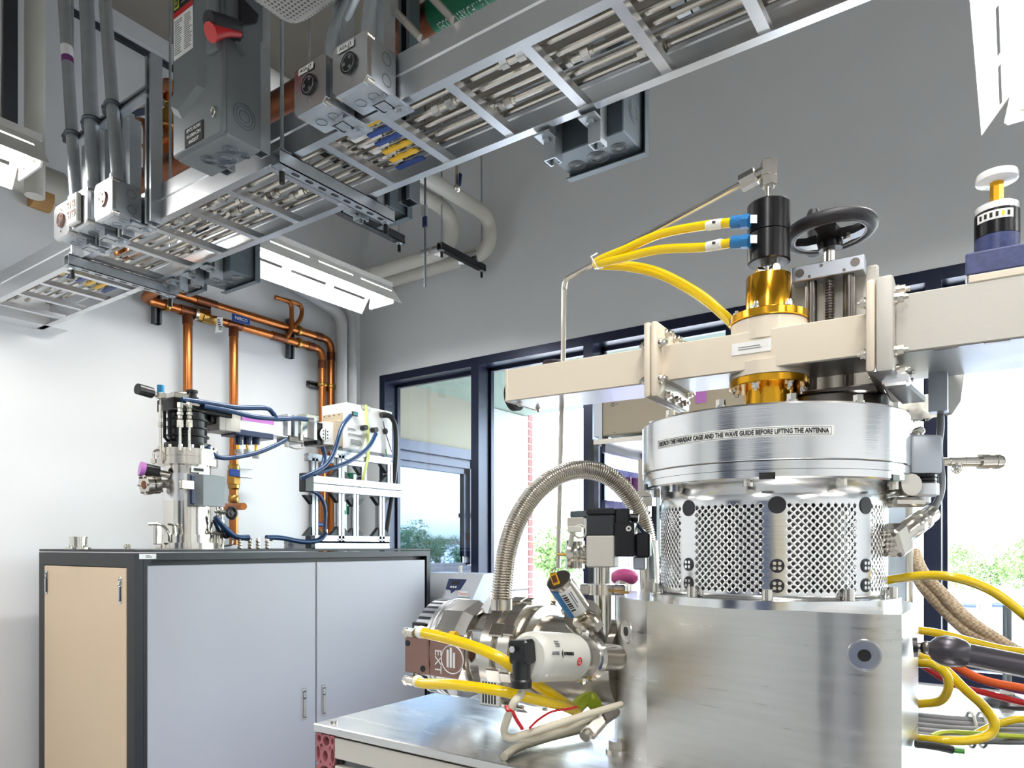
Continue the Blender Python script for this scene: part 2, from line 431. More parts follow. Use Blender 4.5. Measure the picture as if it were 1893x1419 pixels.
for k, (wd, x) in enumerate(((.085, XA + .02), (.075, XA - .02), (.05, XA - .05))):
    o = sum((.085, .075, .05)[:k])
    mb.box((x - .08, Y0, A1 - o - wd), (x, Y1 - o, A1 - o)); mb.box((x - .08, Y1 - o - wd, A0 + o), (x, Y1 - o, A1 - o)); mb.box((x - .08, Y0, A0 + o * .5), (x, Y1 - o, A0 + o * .5 + wd * .5))
mb.box((XA, Y1 - .115, 1.62), (XA + .045, Y1 - .07, 1.66))
wn = struct('window_9', mb, 'frame_metal')
MB().box((XA - .09, Y0, A0 + .1), (XA - .075, Y1 - .2, A1 - .2)).build('pane', 'coated_glass', wn, 0)
struct('exterior_soffit', MB().box((XA - .3, YW + .2, ZH), (XE, 5.98, ZH + .25)), 'soffit')
struct('ground', MB().box((-60, YW + .5, -2.25), (60, 110, -2.15)), 'asphalt')
def tree(base, top, rad, label, m, seed, n=2600):
    rnd = random.Random(seed); base = V(base)
    t = thing('tree', label, 'tree', base, 'trees out beyond the windows')
    h = top - base.z; mb = MB(); blobs = []
    for k in range(14):
        a = rnd.uniform(0, 6.28); q = rnd.uniform(0, .75) * rad
        blobs.append((V((q * math.cos(a), q * math.sin(a), h * rnd.uniform(.45, .88))), rad * rnd.uniform(.32, .5)))
    for k in range(n):
        c, r = rnd.choice(blobs); d = V((rnd.gauss(0, 1), rnd.gauss(0, 1), rnd.gauss(0, 1))).normalized()
        p = base + c + d * r * rnd.uniform(.6, 1.08); u = V((rnd.gauss(0, 1), rnd.gauss(0, 1), rnd.gauss(0, 1))).normalized(); v = d.cross(u).normalized(); s = rad * rnd.uniform(.03, .07)
        mb.face([p - u * s, p + v * s * .6, p + u * s, p - v * s * .6])
    f = mb.build('foliage', m, t, 0); f['kind'] = 'stuff'
    MB().tube([base, base + V((.05, 0, h * .3)), base + V((0, .06, h * .7))], .1 * rad, 8, [.12 * rad, .09 * rad, .04 * rad]).build('trunk', 'bark', t)
gz = -2.15
for (px, d, tz, rd, lb, sd) in ((1765, 31, 1.75, 1.1, 'leafy tree behind the shelter by the second mullion', 1), (1832, 27, 1.6, 1.15, 'leafy tree between the two domed shelters outside', 2), (1900, 33, 1.9, 1.4, 'leafy tree above the shelter with the post', 3), (1020, 34, 2.2, 1.9, 'leafy tree outside beside the brick wall end', 4)):
    p = at(px, 1010, d); tree((p.x, p.y, gz), tz, rd, lb, 'leaf_green', sd)
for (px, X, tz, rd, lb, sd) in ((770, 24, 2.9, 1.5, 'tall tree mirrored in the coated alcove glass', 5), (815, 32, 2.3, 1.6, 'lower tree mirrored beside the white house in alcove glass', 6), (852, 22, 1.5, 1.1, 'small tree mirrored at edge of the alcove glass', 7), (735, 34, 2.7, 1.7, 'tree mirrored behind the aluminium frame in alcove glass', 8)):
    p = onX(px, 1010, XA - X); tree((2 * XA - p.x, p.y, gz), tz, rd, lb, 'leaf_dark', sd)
p = onX(828, 1004, XA - 40); hx, hy = 2 * XA - p.x, p.y
ho = thing('house', 'small white house mirrored beyond trees in alcove glass', 'house', (hx, hy, gz))
MB().box((hx - 1.1, hy - 1.1, gz), (hx + 1.1, hy + 1.1, 1.6)).build('wall', 'house_white', ho, 0)
MB().prism([(-1.3, 0), (1.3, 0), (0, .5)], -1.3, 1.3, fr((hx, hy, 1.6), (1, 0, 0), (0, 0, 1))).build('roof', 'house_roof', ho, 0)
MB().box((hx - 1.12, hy - .2, .6), (hx - 1.08, hy + .2, 1.2)).build('window', 'navy', ho, 0)
def shelter(px, d, label):
    p = at(px, 1010, d); x, y = p.x, p.y
    t = thing('portable_toilet', label, 'toilet', (x, y, gz), 'portable toilets outside the window')
    MB().box((x - .5, y - .5, gz), (x + .5, y + .5, gz + 2.0), None, .03).build('cabin', 'portable_blue', t)
    MB().prism([(-.54 * math.cos(k * math.pi / 12), .34 * math.sin(k * math.pi / 12)) for k in range(13)], -.54, .54, fr((x, y, gz + 2.0), (1, 0, 0), (0, 0, 1))).build('domed_roof', 'portable_blue', t)
    MB().box((x - .4, y - .53, gz + .1), (x + .4, y - .5, gz + 1.85), None, .01).build('door', 'portable_blue', t)
    MB().box((x - .5, y - .54, gz + 1.9), (x + .5, y - .5, gz + 1.96)).build('door_head', 'navy', t)
    return t
shelter(1766, 19.5, 'bluish domed portable toilet behind the braided hoses outside')
shelter(1876, 19.2, 'bluish domed portable toilet behind the upright post outside')
p = at(1820, 1010, 20.9)
t = thing('site_panel', 'white upright panel standing between the two domed toilets', 'panel', (p.x, p.y, gz))
MB().box((p.x - .25, p.y - .03, gz), (p.x + .25, p.y + .03, gz + 2.3), None, .01).build('board', 'label_white', t)
MB().box((p.x - .2, p.y - .045, gz + .98), (p.x + .2, p.y - .03, gz + 1.01)).build('seam', 'ink_grey', t)
text('4', .22, 'ink', t, fr((p.x - .14, p.y - .034, gz + 1.72), (1, 0, 0), (0, 0, 1)), th=.003)
# ================================================================== OVERHEAD
# ---- fluorescent fixtures in rows along Y
def fixture(xc, y1, z, label, L=1.22, lit=True):
    y0 = y1 - L; t = thing('fluorescent_fixture', label, 'lamp', (xc, y1, z), 'open fluorescent fixtures hung in rows')
    P = lambda s, q: (xc + s * (.172 - .085 * q), z + .115 * q)
    for s in (-1, 1):
        mb = MB()
        def strip(q0, q1, ya, yb):
            (xa, za), (xb, zb) = P(s, q0), P(s, q1)
            mb.slab([(xa, ya, za), (xa, yb, za), (xb, yb, zb), (xb, ya, zb)], .0015)
        strip(0, .62, y0, y1); strip(.72, 1, y0, y1)
        n = 4; w = L / n
        for k in range(n + 1):
            strip(.62, .72, max(y0, y0 + k * w - .03), min(y1, y0 + k * w + .03))
        mb.build('reflector_wing', 'reflector', t, 0)
    mb = MB().box((xc - .087, y0, z + .115), (xc + .087, y1, z + .119)); mb.build('reflector_top', 'reflector', t, 0)
    mb = MB().box((xc - .045, y0 + .02, z + .121), (xc + .045, y1 - .005, z + .165), None, .004); mb.build('ballast_housing', 'strut_dark', t, 0)
    MB().box((xc - .087, y0, z + .1195), (xc - .07, y1 + .01, z + .145)).cut().box((xc + .07, y0, z + .1195), (xc + .087, y1 + .01, z + .145)).cut().build('side_rail', 'white_plastic', t, 0)
    for s in (-1, 1):
        b = MB().cyl((xc + s * .045, y0 + .03, z + .07), (xc + s * .045, y1 - .03, z + .07), .013, 12).build('lamp_tube', 'tube_glow', t)
        for yy in (y0 + .016, y1 - .016):
            MB().box((xc + s * .045 - .016, yy - .014, z + .045), (xc + s * .045 + .016, yy + .014, z + .115), None, .005).build('socket', 'white_plastic', t)
    for yy in (y0, y1):
        MB().prism([(-.095, .012), (.095, .012), (.105, .022), (.087, .115), (-.087, .115), (-.105, .022)], -.004, .004, fr((xc, yy, z), (1, 0, 0), (0, 0, 1))).build('end_plate', 'white_gloss', t, 0)
    mb = MB()
    for yy in (y0 + .1, y1 - .1):
        mb.tube([(xc, yy, z + .16), (xc, yy + .02, ZC)], .0018, 5); mb.cut()
    mb.build('hanger_wire', 'steel', t, 0)
    return t
ZF = 2.81
fx = fixture(-3.19, 3.13, ZF, 'lit white fluorescent fixture hung past the grey boxes before the white wall')
fx2 = dup(fx, (-3.19, 1.215, ZF), 'lit white fluorescent fixture beside the perforated duct and three conduits')
fx3 = dup(fx, (.068, 3.04, ZF), 'lit white fluorescent fixture hung above the gold tuner rod with white knob')
for k, (x, y) in enumerate(((.068, 1.1), (.068, -.7), (2.7, 3.04), (2.7, 1.1), (2.7, -.7), (-3.19, -.6))):  # extra fixtures added out of view for room light and reflections
    dup(fx, (x, y, ZF), 'lit white fluorescent fixture, %s of six added unseen for light and reflections' % ['first', 'second', 'third', 'fourth', 'fifth', 'sixth'][k])
for x, y in ((-3.19, 3.13), (-3.19, 1.215), (.068, 3.04), (.068, 1.1), (.068, -.7), (2.7, 3.04), (2.7, 1.1), (2.7, -.7), (-3.19, -.6)):  # visible fixtures first, then the added ones out of view
    la = bpy.data.lights.new('fixture_light', 'AREA'); la.shape = 'RECTANGLE'; la.size = .1; la.size_y = 1.1; la.energy = LAMP_W; la.color = (1, .99, .98)
    lo = bpy.data.objects.new('fixture_light', la); C.objects.link(lo); lo.location = (x, y - .61, ZF + .03)
    lu = la.copy(); lu.energy = LAMP_W * UPLIGHT; lu.size = .12
    lo = bpy.data.objects.new('fixture_uplight', lu); C.objects.link(lo); lo.location = (x, y - .61, ZF + .19); lo.rotation_euler.x = math.pi
# ---- cable tray
TY0, TY1, TZ = 1.342, 1.668, 2.50
tr = thing('cable_tray', 'aluminium ladder cable tray running overhead to the white wall', 'cable tray', (0, TY0, TZ))
xa, xb = XW + .03, 1.6
for y, s in ((TY0, 1), (TY1, -1)):
    pr = [(0, 0), (.028, 0), (.028, .004), (.004, .004), (.004, .062), (.007, .066), (.004, .07), (.004, .118), (.024, .118), (.024, .122), (0, .122), (0, .07), (-.004, .066), (0, .062)]
    MB().prism([(a * s, b) for a, b in pr], xa, xb, Matrix(((0, 0, 1, 0), (1, 0, 0, y), (0, 1, 0, TZ), (0, 0, 0, 1)))).build('side_rail', 'alu', tr, 30)
r0 = None; k = 0; x = -.463 - .2335 * 16
while x < xb:
    if x > xa + .02:
        if r0 is None:
            r0 = MB().box((-.0135, TY0 + .004, TZ + .004), (.0135, TY1 - .004, TZ + .007)).box((-.0135, TY0 + .004, TZ + .007), (-.011, TY1 - .004, TZ + .026)).box((.011, TY0 + .004, TZ + .007), (.0135, TY1 - .004, TZ + .026)).build('rung', 'alu', tr, 0)
            b0 = V(r0.location); rr = r0
        else:
            rr = r0.copy(); C.objects.link(rr)
        rr.location = (x, 0, 0)
    x += .2335
sp = MB(); sb = MB()
for (px, s) in ((-.5, 1),):
    sp.box((px - .13, TY0 - .004, TZ + .018), (px + .13, TY0 - .0005, TZ + .1)); sp.cut()
    for q in (-.1, -.06, .06, .1): bolt(sb, (px + q, TY0 - .004, TZ + .04), (0, -1, 0), .006, .006); bolt(sb, (px + q, TY0 - .004, TZ + .085), (0, -1, 0), .006, .006)
sp.build('splice_plate', 'alu', tr); sb.build('bolt', 'steel', tr)
# ---- stainless tubes lying in the tray, each with unions
order = ['first', 'second', 'third', 'fourth', 'fifth', 'sixth']
for i in range(6):
    y = 1.395 + .043 * i; z = TZ + .045 + (.004 if i % 2 else 0); r = .0088
    t = MB().cyl((XW + .12 + .1 * i, y, z), (1.5, y, z), r, 10).top('gas_tube', 'steel', '%s stainless gas tube in the tray counted from the switch side' % order[i], 'tube', 'gas tubes lying in the cable tray', org=(0, y, z))
    for xx in ((-.75 - .13 * ((i * 2) % 5), -2.35 + .09 * i, -2.62 + .11 * i, -3.35 + .05 * i) if i < 5 else (-.72, -2.7)):
        mb = MB(); mb.hexn((xx - .036, y, z), (xx - .014, y, z), .0155); mb.cyl((xx - .014, y, z), (xx + .014, y, z), .012, 10); mb.hexn((xx + .014, y, z), (xx + .036, y, z), .0155); mb.cyl((xx - .046, y, z), (xx + .046, y, z), .0115, 10)
        mb.build('union', 'steel', t)
# ---- valves with coloured handles above the tubes
vc = ['yellow_valve', 'blue_valve', 'blue_valve', 'yellow_valve', 'yellow_valve', 'blue_valve']
for xs, nm in ((-1.49, 'near the two outlet boxes'), (-3.36, 'at the white wall end')):
    for i in range(6):
        y = 1.395 + .043 * i; z = TZ + .026; x = xs - .014 * i
        cn = 'yellow' if 'yellow' in vc[i] else 'blue'
        t = thing('ball_valve', '%s handled gas valve on the %s tray tube %s' % (cn, order[i], nm), 'valve', (x, y, z), 'small gas valves in the tray')
        MB().hexn((x - .02, y, z + .02), (x + .02, y, z + .02), .0145).cyl((x, y, z - .002), (x, y, z + .02), .007, 8).build('body', 'steel', t)
        MB().box((x - .012, y - .010, z - .006), (x + .10, y + .010, z), None, .002).box((x + .02, y - .013, z - .004), (x + .05, y - .009, z), None, .001).box((x + .065, y - .013, z - .004), (x + .09, y - .009, z), None, .001).build('handle', vc[i], t)
# ---- trapeze hangers
def rod(mb, p, z1): mb.cyl(p, (p[0], p[1], z1), .0058, 8)
def hanger(x, y0, y1, z, label, m='galv', rods=True, ztop=ZC):
    t = thing('trapeze_hanger', label, 'hanger', (x, y0, z), 'strut trapeze hangers')
    w = .041
    MB().box((x - w / 2, y0, z - w / 2), (x - w / 2 + .003, y1, z + w / 2)).box((x + w / 2 - .003, y0, z - w / 2), (x + w / 2, y1, z + w / 2)).box((x - w / 2, y0, z - w / 2), (x + w / 2, y1, z - w / 2 + .003)).box((x - w / 2, y0, z + w / 2 - .003), (x - w / 2 + .01, y1, z + w / 2)).box((x + w / 2 - .01, y0, z + w / 2 - .003), (x + w / 2, y1, z + w / 2)).build('channel', m, t, 0)
    mb = MB(); n = int((y1 - y0 - .06) / .05)
    for k in range(n):
        yy = y0 + .07 + k * .05
        mb.prism([(.007 * math.cos(a) * 1.0 + 0, .007 * math.sin(a) + (.007 if math.sin(a) > 0 else -.007)) for a in [2 * math.pi * q / 12 + .01 for q in range(12)]], -.0006, .0006, fr((x, yy, z - w / 2), (1, 0, 0), (0, 1, 0))); mb.cut()
    mb.build('slot', 'label_black', t, 0)
    for yy in (y0 + .022, y1 - .022):
        mb = MB(); rod(mb, (x, yy, z - .05), ztop); mb.build('threaded_rod', 'galv', t)
        mb = MB(); mb.cyl((x, yy, z - w / 2 - .003), (x, yy, z - w / 2), .018, 14); mb.hexn((x, yy, z - w / 2 - .012), (x, yy, z - w / 2 - .003), .011); mb.cut(); mb.box((x - .019, yy - .019, z + w / 2), (x + .019, yy + .019, z + w / 2 + .005)); mb.hexn((x, yy, z + w / 2 + .005), (x, yy, z + w / 2 + .014), .011); mb.cut(); mb.build('nut', 'galv', t)
        MB().cyl((x, yy, z - .066), (x, yy, z - w / 2 - .012), .0085, 10).build('rod_cap', 'label_black', t)
    return t
hanger(-1.755, 1.30, 1.765, TZ - .024, 'galvanised slotted strut hanger under the tray beside the grey switch')
hanger(-3.055, 1.29, 1.735, TZ - .024, 'galvanised slotted strut hanger under the tray below three outlet boxes')
hanger(-.66, 1.27, 1.76, TZ + .16, 'slotted strut hanger over the tray by the top of picture')
hanger(-2.62, 2.10, 2.72, 2.945, 'dark slotted strut hanging above the lit fixture', 'strut_dark')
p0, p1 = onY(783, 478, 3.45), onY(849, 521, 3.86)
hanger(-2.99, 3.44, 3.90, 3.255, 'short dark strut carrying the two white insulated pipes', 'strut_dark')
mb = MB()
p = at(655, 430, 3.3); q = at(668, 430, 3.9)
# ---- outlet boxes on the tray edge
def outlet_box(cx, z, yf, label, kind, plate_text=None):
    w = .061; t = thing('outlet_box', label, 'outlet box', (cx, yf, z), 'metal outlet boxes on the tray edge')
    d = .098
    MB().box((cx - w, yf + .006, z - w), (cx + w, yf + d, z + w), None, .006, 2).build('box', 'galv', t)
    M_ = fr((cx, yf, z), (1, 0, 0), (0, 0, 1))
    ch = .014; e = w + .002
    pr = [(-e + ch, -e), (e - ch, -e), (e, -e + ch), (e, e - ch), (e - ch, e), (-e + ch, e), (-e, e - ch), (-e, -e + ch)]
    MB().prism(pr, -.008, .006, M_).build('cover', 'alu', t, 30)
    mb = MB()
    for sx in (-1, 1):
        for sz in (-1, 1): mb.cyl((cx + sx * (e - .008), yf - .004, z + sz * (e - .008)), (cx + sx * (e - .008), yf + .02, z + sz * (e - .008)), .008, 10); mb.cut()
    mb.build('corner_screw', 'steel', t)
    if kind == 'duplex':
        MB().box((cx - .048, yf - .026, z - .058), (cx + .026, yf - .007, z + .05), None, .004).build('receptacle_plate', 'white_plastic', t)
        for sx in (-.03, .004):
            for sz in (-.022, .012):
                b = MB().box((cx + sx - .012, yf - .029, z + sz - .014), (cx + sx + .012, yf - .026, z + sz + .014), None, .003).build('socket', 'label_white', t)
                MB().box((cx + sx - .006, yf - .0305, z + sz), (cx + sx - .003, yf - .029, z + sz + .009)).box((cx + sx + .003, yf - .0305, z + sz), (cx + sx + .006, yf - .029, z + sz + .009)).cyl((cx + sx, yf - .0305, z + sz - .007), (cx + sx, yf - .029, z + sz - .007), .003, 8).build('slot', 'copper_dull', b, 0)
    else:
        mb = MB().cyl((cx, yf - .013, z), (cx, yf - .006, z), .027, 24); b = mb.build('receptacle', 'black_plastic' if kind == 'black' else 'etched', t)
        mb = MB()
        for a in (90, 210, 330):
            mb.box((-.004, .010, .0132), (.004, .018, .0142), M_ @ Matrix.Rotation(R(a), 4, 'Z'))
        mb.torus(M_ @ Matrix.Translation((0, 0, .013)), .021, .0012, 24, 6); mb.build('slot', 'ink' if kind != 'black' else 'enclosure_grey', b)
        mb = MB()
        for sz in (-.042, .04): mb.cyl((cx, yf - .0105, z + sz), (cx, yf - .008, z + sz), .004, 8); mb.cut()
        mb.build('screw', 'steel', t)
    mb = MB()
    for (xx, yy) in ((-.022, .052), (.026, .052)): mb.torus(fr((cx + xx, yf + yy, z - w - .0003), (1, 0, 0), (0, 1, 0)), .015, .001, 20, 5); mb.cut()
    for zz in (-.028, .026): mb.torus(fr((cx + w + .0003, yf + .062, z + zz), (0, 1, 0), (0, 0, 1)), .015, .001, 20, 5); mb.cut()
    mb.build('knockout', 'galv_dark', t)
    if plate_text:
        b = plate(t, 'label', fr((cx - .012, yf - .0085, z + .047), (1, 0, 0), (0, 0, 1)), .06, .017, 'label_white')
        text(plate_text, .013, 'ink', b, fr((cx - .012, yf - .0095, z + .047), (1, 0, 0), (0, 0, 1)))
    # bracket down to the rail
    MB().strut((cx + .035, yf + d - .02, TZ - .018), (cx + .035, yf + d - .02, z + .30), .041, (0, 1, 0)).build('bracket', 'galv', t, 0); zb = TZ - .018
    MB().box((cx + .01, yf + d - .04, zb), (cx + .085, yf + d + .04, zb + .006)).box((cx + .05, yf + d - .002, zb), (cx + .054, yf + d + .0, zb + .05)).build('rail_clip', 'galv', t, 0)
    mb = MB(); mb.cyl((cx + .06, yf + d + .015, zb - .004), (cx + .06, yf + d + .015, zb), .018, 14); mb.hexn((cx + .06, yf + d + .015, zb - .01), (cx + .06, yf + d + .015, zb - .004), .01); mb.build('washer_bolt', 'galv', t)
    return t
OZ = 2.617
outlet_box(-1.52, OZ - .055 + .0, 1.238, 'galvanised outlet box with black socket, lower of the two by the switch', 'black', 'AGA-17')
outlet_box(-1.367, OZ - .058 + .0, 1.238, 'galvanised outlet box with black socket beside the green pipe label', 'black', 'AGA-15')
outlet_box(-2.605, OZ - .055, 1.225, 'silver outlet box with round socket closest to the switch', 'round')
outlet_box(-2.785, OZ - .04, 1.225, 'silver outlet box with a white four-socket plate in the middle', 'duplex')
outlet_box(-2.925, OZ - .045, 1.225, 'silver outlet box with round socket at the outer end of three', 'round')
# ---- conduits above the boxes
def conduit(pts, r, label, extra=None):
    return MB().tube(pts, r, 14).top('conduit', 'galv', label, 'conduit', 'galvanised conduits above the outlet boxes', 50)
def upto(p, px, py, Y):
    q = onY(px, py, Y); d = q - V(p); s = (ZC - p[2]) / d.z; return V(p) + d * s
cq = [((-2.605, 1.272, OZ + .0), 194, 0, 'conduit rising from the silver box closest to the switch', .0215), ((-2.785, 1.272, OZ + .02), 160, 0, 'thicker conduit rising from the four-socket box', .025), ((-2.925, 1.272, OZ + .01), 118, 0, 'conduit with purple sticker rising from the outermost silver box', .021)]
for p, px, py, lb, r in cq:
    e = upto(p, px, py, 1.272); t = conduit([p, (V(p) + e) / 2, e], r, lb)
    d = e - V(p)
    mb = MB(); zc = [.02, .30][0]
    q = V(p) + d * (.02 / d.z); mb.cyl(q, q + d.normalized() * .03, r * 1.25, 14); mb.build('connector', 'galv', t)
    if 'purple' in lb:
        f = V(p) + d * ((onY(122, 98, 1.25).z - p[2]) / d.z); u = d.normalized()
        MB().cyl(f - u * .012, f + u * .012, r * 1.02, 14).build('purple_band', 'purple_cable', t); MB().cyl(f + u * .012, f + u * .055, r * 1.02, 14).build('sticker', 'label_white', t)
conduit(smooth([(-1.50, 1.29, OZ + .0), (-1.50, 1.295, OZ + .08), (-1.48, 1.31, OZ + .16), (-1.43, 1.335, OZ + .28), (-1.38, 1.345, OZ + .42), (-1.36, 1.35, 3.6), (-1.36, 1.35, ZC)], 5), .0225, 'curved conduit rising from the lower black-socket box')
conduit(smooth([(-1.36, 1.29, OZ), (-1.357, 1.295, OZ + .1), (-1.34, 1.31, OZ + .2), (-1.30, 1.34, OZ + .36), (-1.27, 1.35, 3.1), (-1.24, 1.35, 3.5), (-1.24, 1.35, ZC)], 5), .0225, 'curved conduit rising from the black-socket box beside green label')
# strut rack carrying the three conduits
t = thing('strut_rack', 'upright strut rack with pipe clamps behind the three conduits', 'strut rack', (-2.75, 1.32, TZ))
for x in (-2.47, -2.66, -2.83):
    MB().strut((x, 1.325, TZ - .02), (x, 1.325, 3.06 if x > -2.5 else 2.93), .041, (0, -1, 0)).build('upright', 'galv', t, 0)
MB().strut((-3.0, 1.305, 2.93), (-2.46, 1.305, 2.93), .03, (0, -1, 0)).build('crossbar', 'galv', t, 0)
for p, px, py, lb, r in cq:
    e = upto(p, px, py, 1.272); d = e - V(p); c = V(p) + d * ((2.93 - p[2]) / d.z)
    mb = MB().torus(axm(c, d), r + .004, .0045, 20, 6, 1.6); mb.cyl(c + V((-.035, -.01, 0)), c + V((-.035, .012, 0)), .024, 14); mb.cyl(c + V((-.035, -.02, 0)), c + V((-.035, -.01, 0)), .008, 8); mb.build('pipe_clamp', 'galv_dark', t)
# ---- safety switch
SX0, SX1, SY0, SY1, SZ0, SZ1 = -1.985, -1.744, 1.12, 1.245, 2.462, 3.22
t = thing('safety_switch', 'large grey electrical safety switch with red and black handle above tray', 'switch', (SX0, SY0, SZ0))
MB().box((SX0, SY0 + .012, SZ0), (SX1, SY1, SZ1), None, .006).build('enclosure', 'enclosure_grey', t)
MB().box((SX0 - .004, SY0, SZ0 + .004), (SX1 + .002, SY0 + .016, SZ1), None, .012, 3).build('cover', 'enclosure_grey', t)
Mf = fr((SX0, SY0, SZ0), (1, 0, 0), (0, 0, 1))
MB().rings([[Mf @ V((x, z, 0)) for x, z in ((.005, .13), (.05, .10), (.165, .145), (.17, .21), (.125, .215), (.005, .175))], [Mf @ V((x, z, .016)) for x, z in ((.02, .138), (.055, .116), (.15, .152), (.155, .195), (.122, .2), (.02, .163))]]).build('embossed_panel', 'enclosure_grey', t)
MB().box((SX1 - .055, SY0 - .014, SZ0 + .22), (SX1 - .004, SY0 + .004, SZ1), None, .008, 2).build('raised_rib', 'enclosure_grey', t)
b = plate(t, 'warning_label', fr((SX0 + .057, SY0 - .0004, SZ0 + .345), (1, 0, 0), (0, 0, 1)), .098, .13, 'label_white')
bars(b, fr((SX0 + .033, SY0 - .0004, SZ0 + .34), (1, 0, 0), (0, 0, 1)), .04, .1, 15, seed=2); bars(b, fr((SX0 + .083, SY0 - .0004, SZ0 + .34), (1, 0, 0), (0, 0, 1)), .04, .1, 17, seed=3)
plate(b, 'red_band', fr((SX0 + .057, SY0 - .0006, SZ0 + .407), (1, 0, 0), (0, 0, 1)), .098, .016, 'red', .0012)
plate(b, 'black_band', fr((SX0 + .057, SY0 - .0004, SZ0 + .455), (1, 0, 0), (0, 0, 1)), .098, .08, 'label_black', .0010)
bars(b, fr((SX0 + .075, SY0 - .0016, SZ0 + .455), (1, 0, 0), (0, 0, 1)), .055, .06, 6, 'ink_grey', .3, seed=4)
MB().prism([(-.012, -.015), (.012, -.015), (.012, .015), (-.012, .015)], 0, .002, fr((SX0 + .024, SY0 - .0006, SZ0 + .437), (1, 0, 0), (0, 0, 1))).build('emblem', 'green_yellow', b, 0)
MB().prism([(-.0075, -.01), (.0075, -.01), (.0075, .01), (-.0075, .01)], 0, .0025, fr((SX0 + .024, SY0 - .0006, SZ0 + .437), (1, 0, 0), (0, 0, 1))).build('emblem', 'label_black', b, 0)
MB().prism([(-.003, -.005), (.003, -.005), (.003, .005), (-.003, .005)], 0, .003, fr((SX0 + .024, SY0 - .0006, SZ0 + .437), (1, 0, 0), (0, 0, 1))).build('emblem', 'green_yellow', b, 0)
b = plate(t, 'nameplate', fr((SX0 + .112, SY0 - .0004, SZ0 + .036), (1, 0, 0), (0, 0, 1)), .09, .052, 'label_black', .002)
for k, s in enumerate(('EPCC-PLH01', 'BA208AC2N', '4A/22OT')):
    text(s, .0135, 'ink_white', b, fr((SX0 + .112, SY0 - .0026, SZ0 + .0525 - k * .0165), (1, 0, 0), (0, 0, 1)), sx=.95)
mb = MB().torus(fr((SX1 - .03, SY0 - .006, SZ0 + .062), (1, 0, 0), (0, 0, 1)) @ Matrix.Scale(1.5, 4, (0, 1, 0)), .008, .0022, 18, 6); mb.build('latch', 'steel', t)
# lever
hb = MB().prism([(0, .05), (.05, 0), (.105, .07), (.105, .28), (-.01, .28)], 0, .014, fr((SX1 + .002, SY0 + .012, SZ0 + .235), (0, 1, 0), (0, 0, 1))); hb.build('operator_plate', 'enclosure_grey', t, 0)
c0 = onX(452, 62, SX1 + .03); c1 = onX(398, 92, SX1 + .05)
c0 = V((SX1 + .035, SY0 + .03, SZ0 + .285)); c1 = V((SX1 + .03, SY0 - .055, SZ0 + .25))
b = MB().tube([c0, (c0 + c1) / 2, c1], .02, 12, [.016, .022, .026]).build('lever', 'black_matt', t)
dn = V((0, .004, -.022))
MB().tube([c0 + dn * .8, (c0 + c1) / 2 + dn * .7, c1 + dn * 1.15], .016, 12, [.008, .015, .024]).build('grip', 'red', b)
MB().box((SX1, SY0 + .012, SZ0 + .26), (SX1 + .03, SY0 + .05, SZ0 + .31), None, .006).build('pivot', 'black_matt', t)
MB().prism([(0, 0), (.05, .035), (.055, .06), (.0, .075)], 0, .012, fr((SX1 + .017, SY0 + .04, SZ0 + .30), (0, 1, 0), (0, 0, 1))).build('pointer', 'black_matt', t)
mb = MB()
for (x, y, r) in ((.085, .045, .022), (.135, .07, .03), (.185, .05, .022), (.19, .095, .016), (.09, .09, .014)):
    for q in (1, .72, .45): mb.torus(fr((SX0 + x, SY0 + y * .9 + .02, SZ0 - .0004), (1, 0, 0), (0, 1, 0)), r * q, .0016, 24, 5)
    mb.cut()
for q in (.034, .026, .016): mb.torus(fr((SX1 + .0004, SY0 + .07, SZ0 + .075), (0, 1, 0), (0, 0, 1)), q, .0014, 24, 5)
mb.cut(); mb.build('knockout', 'box_grey', t)
for x in (-1.95, -1.78):
    MB().strut((x, SY1 + .02, TZ - .02), (x, SY1 + .02, SZ1), .041, (0, -1, 0)).build('mounting_strut', 'galv', t, 0)
# ---- grey junction boxes beyond the tray
def jbox(x0, x1, y0, y1, z0, z1, label, ks):
    t = thing('junction_box', label, 'junction box', (x0, y0, z0), 'grey junction boxes on the tray')
    MB().box((x0, y0, z0), (x1, y1, z1), None, .003).build('body', 'box_grey', t)
    MB().box((x0 - .008, y1, z0 - .012), (x1 + .012, y1 + .004, z1)).box((x0 - .008, y1 - .02, z0 - .013), (x1 + .012, y1 + .004, z0 - .010)).box((x1 + .010, y1 - .02, z0 - .012), (x1 + .013, y1 + .004, z1)).build('cover', 'box_grey', t, 0)
    mb = MB()
    for (fx_, fy_, r) in ks:
        for q in (1, .75, .5): mb.torus(fr((x0 + fx_ * (x1 - x0), y0 + fy_ * (y1 - y0), z0 - .0004), (1, 0, 0), (0, 1, 0)), r * q, .0014, 24, 5)
        mb.sphere((x0 + fx_ * (x1 - x0), y0 + fy_ * (y1 - y0), z0), r * .45, 12, (1, 1, .15)); mb.cut()
    for q in (1, .7): mb.torus(fr((x1 + .0004, (y0 + y1) / 2, z0 + .08), (0, 1, 0), (0, 0, 1)), (.03 * q), .0012, 24, 5)
    mb.cut(); mb.build('knockout', 'enclosure_grey', t)
    for f in (.12, .72):
        xx = x0 + f * (x1 - x0)
        MB().strut((xx, y0 - .022, z0 - .03), (xx, y0 - .022, z1), .038, (0, 1, 0)).build('strut_clip', 'galv', t, 0)
        m2 = MB().box((xx - .03, y0 - .075, TZ - .012), (xx + .02, y0 - .02, TZ - .006)); m2.cyl((xx - .006, y0 - .05, TZ - .02), (xx - .006, y0 - .05, TZ - .012), .011, 10); m2.build('clip_plate', 'galv', t)
    return t
jbox(-1.095, -.86, 1.735, 1.865, 2.462, 2.72, 'large grey junction box hung past the tray below the stainless tubes', ((.2, .62, .024), (.5, .6, .03), (.8, .55, .024)))
